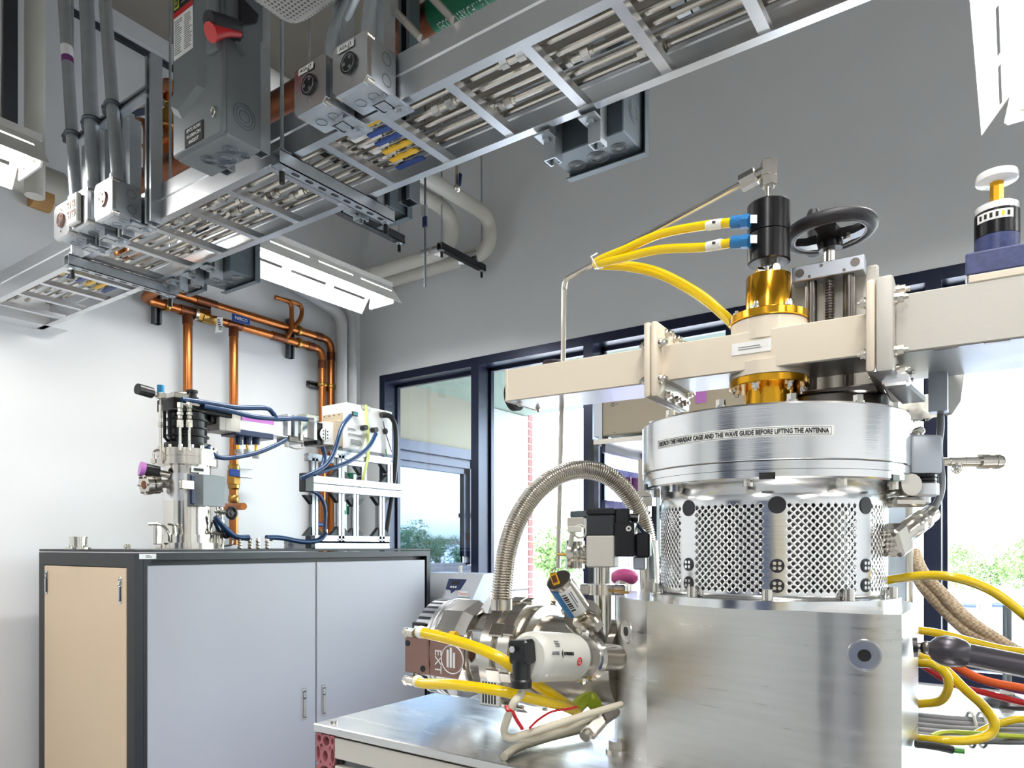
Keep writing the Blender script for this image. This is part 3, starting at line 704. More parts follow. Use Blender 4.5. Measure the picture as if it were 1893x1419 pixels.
jbox(-2.87, -2.64, 1.735, 1.865, 2.485, 2.72, 'grey junction box hung past the tray before the lit fixture', ((.2, .5, .024), (.5, .6, .03), (.8, .5, .024)))
p = onY(370, 505, 1.72)
jbox(-3.05, -2.93, 1.735, 1.80, 2.49, 2.60, 'small metal box hung past the tray over the copper pipes', ((.4, .5, .018), (.75, .5, .014)))
jbox(-1.86, -1.73, 1.735, 1.83, 2.50, 2.61, 'small metal box hung past the tray beside the white pipes', ((.4, .5, .018), (.75, .5, .014)))
# ---- perforated ducts
def duct(lo, hi, label):
    t = thing('perforated_duct', label, 'duct', (lo[0], lo[1], lo[2]), 'white perforated air ducts')
    MB().box(lo, hi, None, .07, 5).build('perforated_shell', 'perforated', t, 60)
    MB().box((lo[0] + .1, lo[1] + .1, hi[2]), (hi[0] - .1, hi[1] - .1, ZC)).build('plenum', 'galv', t, 0)
p = onZ(545, 80, 2.76); duct((p.x, p.y - 1.1, 2.76), (p.x + .75, p.y, 3.0), 'white perforated air duct box hung above the grey switch')
p = onZ(64, 345, 3.2)
q = onX(30, 400, -3.75)
duct((-3.98, .25, 2.92), (-3.47, 1.17, 3.20), 'white perforated air duct at the picture edge under the lit fixture')
# ---- big brown pipe behind the tray with a green label
p0 = onY(320, 300, 1.82); p1 = onY(760, 62, 1.82); z = (p0.z + p1.z) / 2
t = thing('chilled_water_pipe', 'large dull copper main running behind the tray with green label', 'pipe', (0, 1.82, z))
MB().cyl((XW + .3, 1.82, z), (1.4, 1.82, z), .052, 20).build('pipe_run', 'copper_dull', t)
for xx in (-2.6, -1.75):
    MB().cyl((xx - .05, 1.82, z), (xx + .05, 1.82, z), .057, 20).build('coupling', 'copper_dull', t)
c = onY(850, 30, 1.93)
b = MB().cyl((-1.60, 1.82, z), (-1.1, 1.82, z), .0535, 24).build('pipe_label', 'label_green', t)
def wrap(cx, th0, r):
    def f(v): a = th0 + v.y / r; return V((cx + v.x, 1.82 - r * math.sin(a), z - r * math.cos(a)))
    return f
text('SECONDARY CHILLED', .05, 'ink_white', b, None, fit=.2, bend=wrap(-1.475, R(6), .0542))
mb = MB().strut((-1.635, 1.73, TZ - .02), (-1.635, 1.73, ZC), .05, (0, -1, 0)); mb.top('strut_post', 'galv_dark', 'slotted vertical strut beside the green pipe label', 'strut', sm=0)
for k, (a, b2) in enumerate((((690, 0), (780, 75)), ((790, 0), (840, 42)))):
    pa, pb = onY(*a, 1.34), onY(*b2, 1.34); d = (pa - pb)
    MB().cyl(V((pb.x, 1.335, 2.625)), V((pb.x, 1.335, 2.625)) + V((-.35, -.02, .42 + .02 * k)), .0095, 10).top('brace_tube', 'steel', ['thin steel brace slanting up from the tray rail by the outlet box', 'thin steel brace slanting across the green pipe label'][k], 'brace')
# ---- copper branch with blue lever near the switch
z2 = 2.98; yb = 2.0
t = thing('copper_branch', 'copper branch pipe with ball valve between conduits and grey switch', 'pipe', (-2.9, yb, z2))
g = [onY(248, 205, 1.75), onY(318, 160, 1.75), onY(318, 300, 1.75)]
MB().tube(corner([onY(238, 200, 1.9), onY(296, 162, 1.9), onY(325, 160, 1.9)], .05), .026, 12).build('pipe_run', 'copper', t)
MB().tube(corner([onY(312, 150, 1.95), onY(312, 330, 1.95)], .05), .028, 12).build('riser', 'copper', t)
MB().tube(corner([onY(245, 222, 1.88), onY(272, 226, 1.88), onY(272, 345, 1.88)], .06), .019, 12).build('branch', 'copper', t)
MB().tube([onY(268, 272, 1.9), onY(318, 252, 1.93)], .019, 12).build('branch', 'copper', t)
mb = MB(); a = onY(312, 215, 1.95); mb.hexn(a + V((0, 0, -.05)), a + V((0, 0, .05)), .042); mb.torus(axm(a + V((0, 0, .055)), (0, 0, 1)), .034, .008, 20, 6); mb.torus(axm(a + V((0, 0, -.055)), (0, 0, 1)), .034, .008, 20, 6); mb.build('valve_body', 'brass', t)
a, b = onY(245, 212, 1.84), onY(290, 200, 1.84)
h = MB().slab([a + V((0, 0, -.018)), b + V((0, 0, -.018)), b + V((0, 0, .018)), a + V((0, 0, .018))], .006).build('lever', 'navy', t, 0)
dd = (b - a).normalized(); text('NIBCO', .022, 'ink_white', h, fr((a + b) / 2 + V((0, -.001, 0)), dd, (0, 0, 1)))
MB().slab([b + V((0, .002, -.02)), onY(304, 190, 1.85) + V((0, 0, -.02)), onY(304, 190, 1.85) + V((0, 0, .02)), b + V((0, .002, .02))], .004).build('lever_arm', 'alu', t, 0)
# arrow labelled copper stub above the tray
a = onY(277, 445, 1.62)
t = thing('copper_elbow', 'copper pipe stub with yellow arrow tape above the tray', 'pipe', a)
MB().cyl((a.x, 1.5, 2.56), (a.x, 1.5, 2.66), .028, 16).build('stub', 'copper', t)
b = MB().cyl((a.x - .035, 1.5, 2.60), (a.x - .002, 1.5, 2.60), .0295, 16).build('arrow_tape', 'yellow_tape', t)
MB().prism([(-.014, -.006), (0, -.006), (0, -.014), (.014, 0), (0, .014), (0, .006), (-.014, .006)], 0, .001, fr((a.x - .02, 1.4695, 2.60), (-.3, 0, 1), (1, 0, .3))).build('arrow', 'ink', b, 0)
# ---- white insulated pipes turning up near the window wall
def wpipe(pts, r, rad, label, m='pipe_white'):
    return MB().tube(corner(pts, rad, 8), r, 18).top('insulated_pipe', m, label, 'pipe', 'white insulated pipes', 50)
PRW = .046
t1 = wpipe([(-4.1, 3.80, 3.31), (-2.86, 3.80, 3.31), (-2.86, 3.80, 3.54), (-2.86, 1.95, 3.54)], PRW, .12, 'white insulated pipe with the outer elbow beside the window wall')
t2 = wpipe([(-4.1, 3.61, 3.30), (-3.03, 3.61, 3.30), (-3.03, 3.61, 3.54), (-3.03, 1.95, 3.54)], PRW, .12, 'white insulated pipe with the inner elbow, closer to the fixture')
for t, y, xs in ((t1, 3.80, (-3.05, -2.97)), (t2, 3.61, (-3.22, -3.12))):
    for xx in xs: MB().cyl((xx - .05, y, 3.305), (xx + .03, y, 3.305), .0485, 18).build('foil_band', 'alu_bright', t)
t3 = wpipe([(-4.12, 2.95, 3.22), (-4.12, 3.632, 3.085), (-4.12, 3.632, .9)], .042, .12, 'white painted pipe dropping in the corner, closer to copper pipes', 'pipe_painted')
t4 = wpipe([(-4.12, 3.05, 3.30), (-4.12, 3.736, 3.15), (-4.12, 3.736, .9)], .036, .12, 'white painted pipe dropping in the corner, next to window frame', 'pipe_painted')
for t, s, yy in ((t3, 'CHILLED WATER SUP.', 3.632), (t4, 'CHILLED WATER RET.', 3.736)):
    pa = onX(640, 872, -4.07); pb = onX(640, 950, -4.07)
    b = MB().cyl((-4.12, yy, pb.z), (-4.12, yy, pa.z), .0435, 20).build('pipe_label', 'label_green', t)
    MB().box((-4.08, yy - .022, pb.z + .03), (-4.0755, yy + .004, pa.z - .01)).build('label_gap', 'label_white', b, 0)
    text(s, .026, 'ink_white', b, fr((-4.0755, yy + .02, (pa.z + pb.z) / 2), (0, 0, -1), (0, 1, 0)), sx=.78)
# blue valve lever hanging by the white pipes
a = onY(785, 385, 2.15)
t = thing('lever_valve', 'valve lever with dark blue tip hanging on a rod under tray', 'valve', a)
q = onY(786, 530, 2.15); MB().cyl(q, V((q.x, q.y, ZC)), .0045, 8).build('rod', 'galv_dark', t)
MB().box((a.x - .015, a.y - .004, onY(785, 400, 2.15).z), (a.x + .012, a.y + .004, onY(785, 380, 2.15).z)).build('lever_arm', 'alu', t, 0)
MB().box((a.x - .010, a.y - .006, onY(785, 420, 2.15).z), (a.x + .012, a.y + .006, onY(785, 400, 2.15).z), None, .003).build('grip', 'navy', t)
a = onY(850, 340, 2.2)
t = thing('lever_valve', 'valve with looped black lever above the white pipe elbow', 'valve', a)
q = onY(844, 345, 2.2); MB().cyl(q, V((q.x, q.y, ZC)), .006, 8).sphere(onY(845, 348, 2.2), .015, 10).build('stem', 'steel', t)
MB().tube([onY(850, 345, 2.2), onY(852, 322, 2.2), onY(850, 320, 2.2), onY(849, 340, 2.2)], .005, 6).build('grip', 'navy', t)
# ---- column, mains and pipes at the far upper corner
a = onX(42, 0, -3.9); b = onX(86, 0, -3.9)
MB().cyl((-3.9, (a.y + b.y) / 2, 3.05), (-3.9, (a.y + b.y) / 2, ZC), (b.y - a.y) * .42, 20).top('vent_pipe', 'pipe_white', 'thick white vertical vent pipe behind the dark strap', 'pipe')
a = onX(99, 330, -4.05); MB().cyl((-4.1, onX(-30, 340, -4.1).y, onX(70, 335, -4.1).z), (-4.1, onX(112, 350, -4.1).y, onX(70, 335, -4.1).z), .085, 18).top('drain_pipe', 'pipe_white', 'horizontal white insulated pipe ending behind the conduits', 'pipe')
mb = MB().cyl((-4.1, onX(55, 372, -4.1).y, onX(80, 368, -4.1).z), (-4.1, onX(92, 372, -4.1).y, onX(80, 368, -4.1).z), .06, 16); mb.top('wrapped_pipe', 'wrap_brown', 'short brown stained wrapped pipe end below white pipe', 'pipe')
a, b = onX(20, 0, -3.3), onX(13, 190, -3.3)
MB().box((-3.32, a.y - .025, 2.95), (-3.3, a.y + .025, ZC)).top('hanger_strap', 'strut_dark', 'dark flat strap dropping to the fixture beside the vent pipe', 'strap', sm=0)
p = onX(108, 0, XW)
struct('column', MB().box((XW, YS, 2.5), (XW + .12, p.y, ZC)), 'wall_paint')
# ================================================================== COPPER ON THE WHITE WALL
XP = XW + .075
W = lambda x, y: onX(x, y, XP)
def fit(mb, p, d, r, l=.03):
    d = V(d).normalized(); p = V(p); mb.cyl(p - d * l, p + d * l, r * 1.14, 14); mb.cut()
lz = (W(345, 583).z, W(600, 648).z); zl = (W(345, 580).z + W(596, 642).z) / 2
zu = (W(330, 545).z + W(600, 625).z) / 2 + .0
yA, yB, yE, yF = W(347, 640).y, W(432, 660).y, W(596, 720).y, W(612, 720).y
t = thing('copper_pipe', 'lower copper water line with two drops and blue lever on white wall', 'pipe', (XP, yA, zl))
g1 = W(262, 553); g1.z = zl
MB().tube(corner([(XP + .35, g1.y - .01, zl + .02), (XP, g1.y, zl), (XP, yE, zl), (XP, yE, 1.0)], .07), .027, 14).build('pipe_run', 'copper', t)
MB().cyl((XP, yA, zl), (XP, yA, 1.36), .0275, 14).build('drop', 'copper', t)
MB().cyl((XP, yB, zl), (XP, yB, 1.36), .0275, 14).build('drop', 'copper', t)
mb = MB()
for yy in (yA, yB):
    fit(mb, (XP, yy, zl), (0, 1, 0), .027, .055); fit(mb, (XP, yy, zl - .05), (0, 0, 1), .027, .03)
fit(mb, (XP, yE, zl - .11), (0, 0, 1), .027); fit(mb, (XP, yE - .11, zl), (0, 1, 0), .027); fit(mb, (XP, W(515, 622).y, zl), (0, 1, 0), .027, .06)
mb.build('fitting', 'copper_dull', t)
yv = W(383, 592).y
mb = MB().cyl((XP, yv - .04, zl), (XP, yv + .04, zl), .042, 16); mb.hexn((XP, yv - .075, zl), (XP, yv - .04, zl), .04); mb.hexn((XP, yv + .04, zl), (XP, yv + .075, zl), .04); mb.cyl((XP, yv, zl), (XP + .07, yv, zl + .01), .015, 10); b = mb.build('ball_valve', 'brass', t)
MB().cyl((XP, yv - .095, zl), (XP, yv - .075, zl), .044, 16).build('union_nut', 'steel', b)
yl0, yl1 = W(400, 590).y, W(449, 592).y
MB().box((XP + .07, yv - .02, zl - .002), (XP + .076, yl0 + .07, zl + .045)).build('lever', 'alu', b, 0)
lv = MB().box((XP + .068, yl0 + .06, zl - .004), (XP + .08, yl1, zl + .046), None, .004).build('lever_grip', 'blue_valve', b)
text('NIBCO', .03, 'ink_white', lv, fr((XP + .081, (yl0 + yl1) / 2 + .03, zl + .02), (0, 1, 0), (0, 0, 1)))
m_ = MB().slab([(XP + .085, yv + .0, zl - .115), (XP + .085, yv + .05, zl - .1), (XP + .075, yv + .06, zl - .0), (XP + .075, yv + .02, zl - .01)], .002); m_.build('tag', 'label_white', b, 0)
bars(b, fr((XP + .0885, yv + .032, zl - .055), (0, 1, .25), (0, -.25, 1)), .026, .07, 5, 'ink', .4, seed=9)
# drop ends in a second valve by the reactor
t2 = t
zq = lambda y: W(433, y).z
mb = MB()
for (ya, yb_, r) in ((858, 872, .036), (893, 905, .036), (915, 930, .034)): mb.lathe([(r * .8, zq(yb_)), (r, zq(yb_) + .01), (r, zq(ya) - .01), (r * .8, zq(ya))], Matrix.Translation((XP, yB, 0)), 14)
mb.hexn((XP, yB, zq(895)), (XP, yB, zq(870)), .045); b = mb.build('drop_valve', 'brass', t2)
a, c = W(412, 873), W(432, 878)
MB().box((XP + .06, a.y, a.z - .025), (XP + .075, c.y, a.z + .02), None, .004).build('lever', 'blue_valve', b); MB().box((XP + .055, c.y, a.z - .03), (XP + .065, c.y + .1, a.z + .03), None, .004).build('lever_plate', 'alu', b)
MB().tube(corner([(XP, yB, zq(930)), (XP, yB, zq(938)), (XP + .02, yB - .1, zq(938)), (XP + .3, yB - .13, zq(940))], .03), .022, 12).build('elbow', 'copper', t2)
# upper line
t = thing('copper_pipe', 'upper copper water line dropping beside white pipes on white wall', 'pipe', (XP, yF, zu))
MB().tube(corner([(XP + .0, W(200, 505).y, zu), (XP, yF, zu), (XP, yF, 1.0)], .08), .027, 14).build('pipe_run', 'copper', t)
mb = MB(); fit(mb, (XP, yF, zu - .12), (0, 0, 1), .027); fit(mb, (XP, yF - .12, zu), (0, 1, 0), .027); fit(mb, (XP, W(380, 560).y, zu), (0, 1, 0), .027, .07); mb.build('fitting', 'copper_dull', t)
for k, (p0, top_, p2, ye, zd) in enumerate((((505, 572), (534, 560), (540, 612), 538, zl), ((524, 577), (553, 565), (556, 595), 545, zu))):
    a, c = W(*p0), W(*top_)
    pts = [(XP + .02, a.y, c.z - .0), (XP + .03, c.y, c.z), (XP + .03, c.y, (zd + c.z) / 2 if k else zd + .06), (XP + .02, W(ye, 620).y - (.06 if k == 0 else .03), zd + .0)]
    MB().tube(corner(pts, .045), .0155, 10).top('bypass_pipe', 'copper', ['bent small copper bypass joining the lower water line', 'bent small copper bypass joining the upper water line'][k], 'pipe')
# wall struts with clamps
for k, (px, yt, yb2) in enumerate(((298, 540, 596), (545, 588, 660))):
    c = W(px, 570); a, b = W(px, yt), W(px, yb2)
    t = thing('wall_strut', ['short vertical strut clamping copper lines below the hanger', 'short vertical strut clamping copper lines beside the bypass loops'][k], 'strut', (XW, c.y, b.z))
    MB().strut((XW + .022, c.y, b.z), (XW + .022, c.y, a.z + (.12 if k == 0 else 0)), .044, (1, 0, 0)).build('channel', 'galv_dark', t, 0)
    for zz in (zl, zu) if k else (zl,):
        mb = MB().torus(fr((XP, c.y + .03, zz), (1, 0, 0), (0, 0, 1)), .031, .007, 20, 6, 2.2); mb.build('pipe_clamp', 'brass', t)
a = W(605, 713)
t = thing('wall_strut', 'short horizontal strut clamping the two copper drops', 'strut', (XW, a.y, a.z))
MB().strut((XW + .022, W(578, 713).y, a.z), (XW + .022, yF + .06, a.z), .041, (1, 0, 0)).build('channel', 'galv_dark', t, 0)
for yy in (yE, yF): MB().torus(fr((XP, yy, a.z), (1, 0, 0), (0, 1, 0)), .031, .007, 20, 6, 2.2).build('pipe_clamp', 'brass', t)
# ================================================================== BLACK-FRAMED CABINET
KX0, KX1, KY0, KY1, KZ = -4.047, -3.107, 1.582, 3.484, 1.338
t = thing('equipment_cabinet', 'long black framed cabinet with tan end door and grey front doors', 'cabinet', (KX0, KY0, 0))
MB().box((KX0, KY0, KZ - .012), (KX1 + .004, KY1, KZ), None, .002).build('top_plate', 'cabinet_black', t)
fw = .062; zt = KZ - .016; zb = .10
def frame_rect(mb, M, w, h, a, d):
    mb.box((0, 0, -d), (a, h, 0), M); mb.box((w - a, 0, -d), (w, h, 0), M); mb.box((a, 0, -d), (w - a, a, 0), M); mb.box((a, h - a, -d), (w - a, h, 0), M)
Me = fr((KX0, KY0, zb), (1, 0, 0), (0, 0, 1)); Ms = fr((KX1, KY0, zb), (0, 1, 0), (0, 0, 1))
mb = MB(); frame_rect(mb, Me, KX1 - KX0 - .001, zt - zb, fw * 1.0, .04); frame_rect(mb, Ms @ Matrix.Translation((.0405, 0, 0)), KY1 - KY0 - .0405, zt - zb, fw - .03, .06)
mb.build('frame', 'cabinet_black', t, 0)
MB().box((KX0 + .02, KY0 + .05, zb), (KX1 - .05, KY1 - .02, zt - .01)).box((KX0 + .05, KY0 + .08, 0), (KX1 - .08, KY1 - .06, zb)).build('carcass', 'cabinet_black', t, 0)
def paddle(parent, M, w=.028, h=.115):
    mb = MB().box((-w / 2, -h / 2, 0), (w / 2, h / 2, .003), M, .0012); hb = mb.build('handle', 'chrome', parent)
    MB().box((-w * .33, -h * .42, .003), (w * .33, h * .42, .0034), M).build('recess', 'label_black', hb, 0)
    MB().box((-w * .28, -h * .40, .003), (w * .28, h * .18, .008), M, .002).box((-w * .25, h * .22, .003), (w * .25, h * .38, .006), M, .002).build('paddle', 'chrome', hb)
W1 = KX1 - KX0
d = MB().box((fw + .004, fw, -.02), (W1 - fw - .004, zt - zb - fw - .004, .002), Me, .003).build('end_door', 'cabinet_tan', t)
for fx_ in (.092, W1 - .118): paddle(d, Me @ Matrix.Translation((fx_, zt - zb - fw - .088 - (.015 if fx_ > .5 else 0), .002)))
H1 = zt - zb
sp_ = onX(584, 1100, KX1).y - KY0; e_ = KY1 - KY0
d1 = MB().box((onX(272, 1100, KX1).y - KY0, fw * .8, -.02), (sp_ - .003, H1 - fw * .9, .003), Ms, .003).build('front_door', 'cabinet_grey', t)
d2 = MB().box((sp_ + .003, fw * .8, -.02), (onX(785, 1100, KX1).y - KY0, H1 - fw * .9, .003), Ms, .003).build('front_door', 'cabinet_grey', t)
for dd, px, py in ((d1, 562, 1301), (d2, 598, 1294)):
    q = onX(px, py, KX1); paddle(dd, Ms @ Matrix.Translation((q.y - KY0, q.z - zb, .003)), .03, .17)
MB().box((.02, fw, -.012), (.04, H1 - fw, -.01), Ms).build('door_gasket', 'strut_dark', t, 0)
q = onX(273, 1028, KX1); b = plate(t, 'sticker', fr((KX1 + .0004, q.y, q.z), (0, 1, 0), (0, 0, 1)), .075, .022, 'label_white')
bars(b, fr((KX1 + .0006, q.y + .006, q.z), (0, 1, 0), (0, 0, 1)), .03, .012, 2, 'ink', .5)
# small round ports on the cabinet top
def port(px, py, r, h, label):
    p = onX(px, py, -3.6); t = thing('top_port', label, 'port', (p.x, p.y, KZ))
    MB().lathe([(r * 1.5, 0), (r * 1.5, .008), (r, .01), (r, h), (r * 1.1, h), (r * 1.1, h + .006), (r * .8, h + .007)], Matrix.Translation((p.x, p.y, KZ)), 24).build('stub', 'steel_bright', t)
    mb = MB()
    for k in range(4): a = k * 1.57 + .4; bolt(mb, (p.x + math.cos(a) * r * 1.3, p.y + math.sin(a) * r * 1.3, KZ + .008), (0, 0, 1), .006, .01)
    mb.build('bolt', 'steel', t)
port(145, 1005, .036, .052, 'short silver pipe stub bolted to the bare end of cabinet top')
port(235, 1008, .010, .018, 'tiny silver fitting on cabinet top between stub and reactor')
# ================================================================== REACTOR ON THE CABINET
RX, RY = -3.5, 2.056; T0 = .002794
zz = lambda y: 1.35 + (1010 - y) * T0
def at0(px, y, X=RX): return onX(px, y, X)
t = thing('small_reactor', 'polished steel reactor column with black ribbed head on black cabinet', 'reactor', (RX, RY, KZ))
Mz = Matrix.Translation((RX, RY, 0))
MB().lathe([(.150, KZ), (.150, zz(1003)), (.128, zz(1003)), (.128, zz(988)), (.117, zz(988))], Mz, 32).build('base_flange', 'steel_bright', t)
MB().lathe([(.113, zz(990)), (.113, zz(862))], Mz, 36).build('chamber', 'steel_bright', t)
b = MB().lathe([(.146, zz(862)), (.146, zz(849)), (.140, zz(849)), (.140, zz(847)), (.146, zz(847)), (.146, zz(833)), (.12, zz(832))], Mz, 36).build('main_flange', 'steel', t)
mb = MB()
for k in range(16):
    a = k * math.pi / 8; mb.cyl((RX + .131 * math.cos(a), RY + .131 * math.sin(a), zz(834)), (RX + .131 * math.cos(a), RY + .131 * math.sin(a), zz(827)), .0095, 8); mb.cut()
mb.build('bolt', 'steel_bright', b)
MB().lathe([(.112, zz(833)), (.112, zz(821)), (.098, zz(820))], Mz, 32).build('clamp_ring', 'black_anod', t)
pr = []
for k in range(4):
    y0 = 820 - k * 15
    pr += [(.093, zz(y0)), (.093, zz(y0 - 10)), (.104, zz(y0 - 11)), (.104, zz(y0 - 13.5)), (.093, zz(y0 - 14.5))]
b = MB().lathe(pr, Mz, 32).build('ribbed_head', 'black_anod', t)
MB().box((RX - .07, RY - .125, zz(766)), (RX + .09, RY + .20, zz(744)), None, .004).box((RX - .05, RY + .1, zz(778)), (RX + .05, RY + .235, zz(756)), None, .004).build('waveguide_launcher', 'black_anod', t)
# cage of uprights on the side facing out
mb = MB()
for dx, dy in ((-.02, -.112), (.03, -.115), (.075, -.09)): mb.tube([(RX + dx, RY + dy, zz(766)), (RX + dx, RY + dy, zz(812)), (RX + dx, RY + dy + .02, zz(819))], .008, 8); mb.cut()
mb.build('guard', 'black_anod', t)
MB().lathe([(.035, zz(744)), (.035, zz(735)), (.024, zz(735)), (.024, zz(726)), (.03, zz(726)), (.03, zz(722))], Matrix.Translation((RX + .02, RY + .01, 0)), 20).build('top_fitting', 'black_plastic', t)
MB().box((RX - .03, RY - .10, zz(742)), (RX + .05, RY - .02, zz(732)), None, .004).cyl((RX, RY - .09, zz(734)), (RX + .02, RY + .0, zz(728)), .01, 8).build('elbow_fitting', 'steel', t)
for px in (333, 350):
    p = onX(px, 790, RX + .135); x, y = p.x, p.y; zf = lambda q: onX(px, q, RX + .135).z
    tb = MB().cyl((x, y, zf(832)), (x, y, zf(788)), .0068, 10).build('coolant_tube', 'steel_bright', t)
    mb = MB()
    for ya, yb2, r in ((790, 776, .017), (774, 768, .012), (767, 762, .016), (761, 755, .012), (754, 744, .015)): mb.hexn((x, y, zf(ya)), (x, y, zf(yb2)), r)
    mb.cyl((x, y, zf(746)), (x, y + .05, zf(746)), .008, 8); mb.build('fitting', 'steel', tb)
# windowed door box on the chamber face
p0, p1, p2 = onX(346, 930, RX + .16), onX(376, 930, RX + .2), onX(416, 930, RX + .18)
z0, z1 = onX(376, 934, RX + .2).z, onX(376, 876, RX + .2).z
MB().rings([[V((q[0], q[1], z)) for q in ((p0.x, p0.y), (p1.x, p1.y), (p2.x, p2.y), (p2.x - .05, p2.y), (p0.x - .03, p0.y + .05))] for z in (z0, z1)]).build('window_shield', 'enclosure_grey', t, 0)
MB().box((p0.x - .02, p0.y + .01, z0 + .005), (p1.x - .02, p1.y - .02, z1 - .005), None, .004).build('shield_face', 'navy', t)
MB().lathe([(.118, zz(928)), (.118, zz(878))], Mz, 36).build('chamber_sleeve', 'alu_plate', t)
MB().box((p0.x + .01, p0.y - .05, zz(910)), (p0.x + .04, p0.y + .015, zz(895)), None, .003).build('hinge', 'steel', t)
q = onX(366, 868, RX + .14); b = plate(t, 'label', fr(q, (0, 1, 0), (0, 0, 1)), .075, .03, 'label_white', .006); plate(b, 'print', fr(q + V((.006, 0, 0)), (0, 1, 0), (0, 0, 1)), .052, .014, 'ink')
# ports to the side
a, c = V((RX + .02, RY - .1, zz(882))), onX(258, 866, RX - .02)
mb = MB().cyl(a, a + (c - a) * .45, .017, 12); mb.build('side_port', 'steel', t)
b = MB().cyl(a + (c - a) * .4, a + (c - a) * .86, .033, 16).build('valve_knob', 'black_plastic', t); MB().cyl(a + (c - a) * .84, a + (c - a) * 1.0, .036, 16).build('knob_cap', 'label_pink', b)
a, c = V((RX, RY - .1, zz(896))), onX(266, 896, RX)
b = MB().cyl(a, c, .022, 14).build('viewport', 'steel', t); dv = (a - c).normalized()
mb = MB(); mb.cyl(c, c + dv * .03, .05, 20); mb.cyl(c + dv * .04, c + dv * .07, .048, 20)
for k in range(6): mb.cyl(c + axm((0, 0, 0), dv) @ V((.042 * math.cos(k * 1.047), .042 * math.sin(k * 1.047), -.01)), c + axm((0, 0, 0), dv) @ V((.042 * math.cos(k * 1.047), .042 * math.sin(k * 1.047), .08)), .006, 6)
mb.build('flange', 'steel', b); MB().cyl(c - dv * .003, c, .02, 16).build('glass', 'copper_dull', b)
x, y = onX(297, 800, RX + .03).x, onX(297, 800, RX + .03).y; zf = lambda q: onX(297, q, RX + .03).z
b = MB().cyl((x, y, zf(850)), (x, y, zf(735)), .0062, 8).build('gas_line', 'steel', t)
mb = MB().hexn((x, y, zf(790)), (x, y, zf(780)), .013); mb.hexn((x, y, zf(772)), (x, y, zf(748)), .01); mb.box((x - .02, y - .02, zf(736)), (x + .02, y + .02, zf(726)), None, .003); mb.cyl((x, y, zf(731)), (x, y - .05, zf(730)), .012, 10); mb.build('fitting', 'steel', b)
MB().cyl((x, y - .045, zf(729)), (x + .01, y - .12, zf(727)), .027, 16).build('knob', 'black_plastic', b); MB().cyl((x, y, zf(727)), (x, y, zf(712)), .017, 14).build('blue_cap', 'cyan_cap', b)
MB().tube(corner([onX(284, 858, RX), onX(284, 832, RX), onX(298, 832, RX)], .02), .006, 8).cyl(onX(284, 848, RX), onX(284, 856, RX), .014, 8).build('side_line', 'steel', t)
for (px, py, px2, py2, r) in ((398, 945, 428, 948, .033), (396, 985, 418, 984, .03)):
    a, c = onX(px, py, RX + .1), onX(px2, py2, RX + .1)
    b = MB().cyl(a, c, .009, 8).hexn(a + (c - a) * .2, a + (c - a) * .5, .015).build('valve', 'steel', t)
    kx = fr(c, (0, 1, 0), (0, 0, 1)); mb = MB().torus(kx, r * .8, r * .3, 20, 8); mb.box((-r * .8, -.004, -.004), (r * .8, .004, .004), kx); mb.box((-.004, -r * .8, -.004), (.004, r * .8, .004), kx); mb.cyl(c - V((.01, 0, 0)), c + V((.012, 0, 0)), .01, 10); mb.build('handwheel', 'black_plastic', b)
MB().tube(corner([onX(392, 965, RX + .1), onX(388, 985, RX + .12), onX(405, 987, RX + .12)], .02), .0055, 8).tube(corner([onX(426, 988, RX + .1), onX(431, 998, RX + .1), onX(430, 1006, RX + .1), onX(415, 1009, RX + .1)], .02), .0055, 8).build('gas_line', 'steel', t)
MB().tube(corner([onX(275, 968, RX + .05), onX(300, 968, RX + .1), onX(313, 985, RX + .13), onX(313, 1000, RX + .12)], .05), .007, 8).tube(corner([onX(310, 968, RX + .13), onX(322, 970, RX + .13), onX(324, 990, RX + .13)], .03), .006, 8).box(onX(288, 1006, RX + .02) - V((0, .015, 0)), onX(300, 970, RX + .05), None, .004).build('lift_handle', 'steel', t)
mb = MB().lathe([(.026, KZ), (.026, zz(960)), (.02, zz(960)), (.02, zz(935))], Matrix.Translation(V((RX + .02, onX(402, 980, RX).y, 0))), 16); mb.build('vacuum_pipe', 'steel_bright', t)
# ================================================================== WAVEGUIDE RUN TO THE GENERATOR
X2 = RX; D_ = lambda px, y: onX(px, y, X2 + .05)
def bx(mb, pxa, pxb, ya, yb2, x0=-.06, x1=.055, bev=.003):
    m = (pxa + pxb) / 2; mb.box((X2 + x0, onX(pxa, ya, X2 + .05).y, onX(m, yb2, X2 + .05).z), (X2 + x1, onX(pxb, ya, X2 + .05).y, onX(m, ya, X2 + .05).z), None, bev)
t = thing('waveguide_run', 'grey waveguide run with blue three-stub tuner feeding the reactor', 'waveguide', D_(480, 800))
mb = MB(); bx(mb, 412, 440, 762, 798, -.08, .075); bx(mb, 400, 412, 768, 796, -.08, .078); mb.build('flange', 'putty', t)
mb = MB(); bx(mb, 440, 532, 771, 802); b = mb.build('straight_section', 'alu', t)
mb = MB(); bx(mb, 446, 505, 772, 781, .0552, .057, 0); mb.build('pink_tape', 'label_pink', b, 0)
mb = MB(); bx(mb, 432, 503, 797, 808, -.07, .066); b = mb.build('tuner_plate', 'navy', t)
for px, yb_ in ((451, 832), (467, 832), (483, 841)):
    p = D_(px, 808); x, y = X2, p.y; zf = lambda q: onX(px, q, X2).z
    s = MB().cyl((x, y, zf(806)), (x, y, zf(823)), .021, 16).build('stub_tuner', 'navy', b)
    MB().cyl((x, y, zf(823)), (x, y, zf(yb_ + 2)), .007, 10).build('brass_rod', 'gold', s); MB().cyl((x, y, zf(yb_)), (x, y, zf(yb_ + 7)), .019, 16).build('end_knob', 'white_plastic', s)
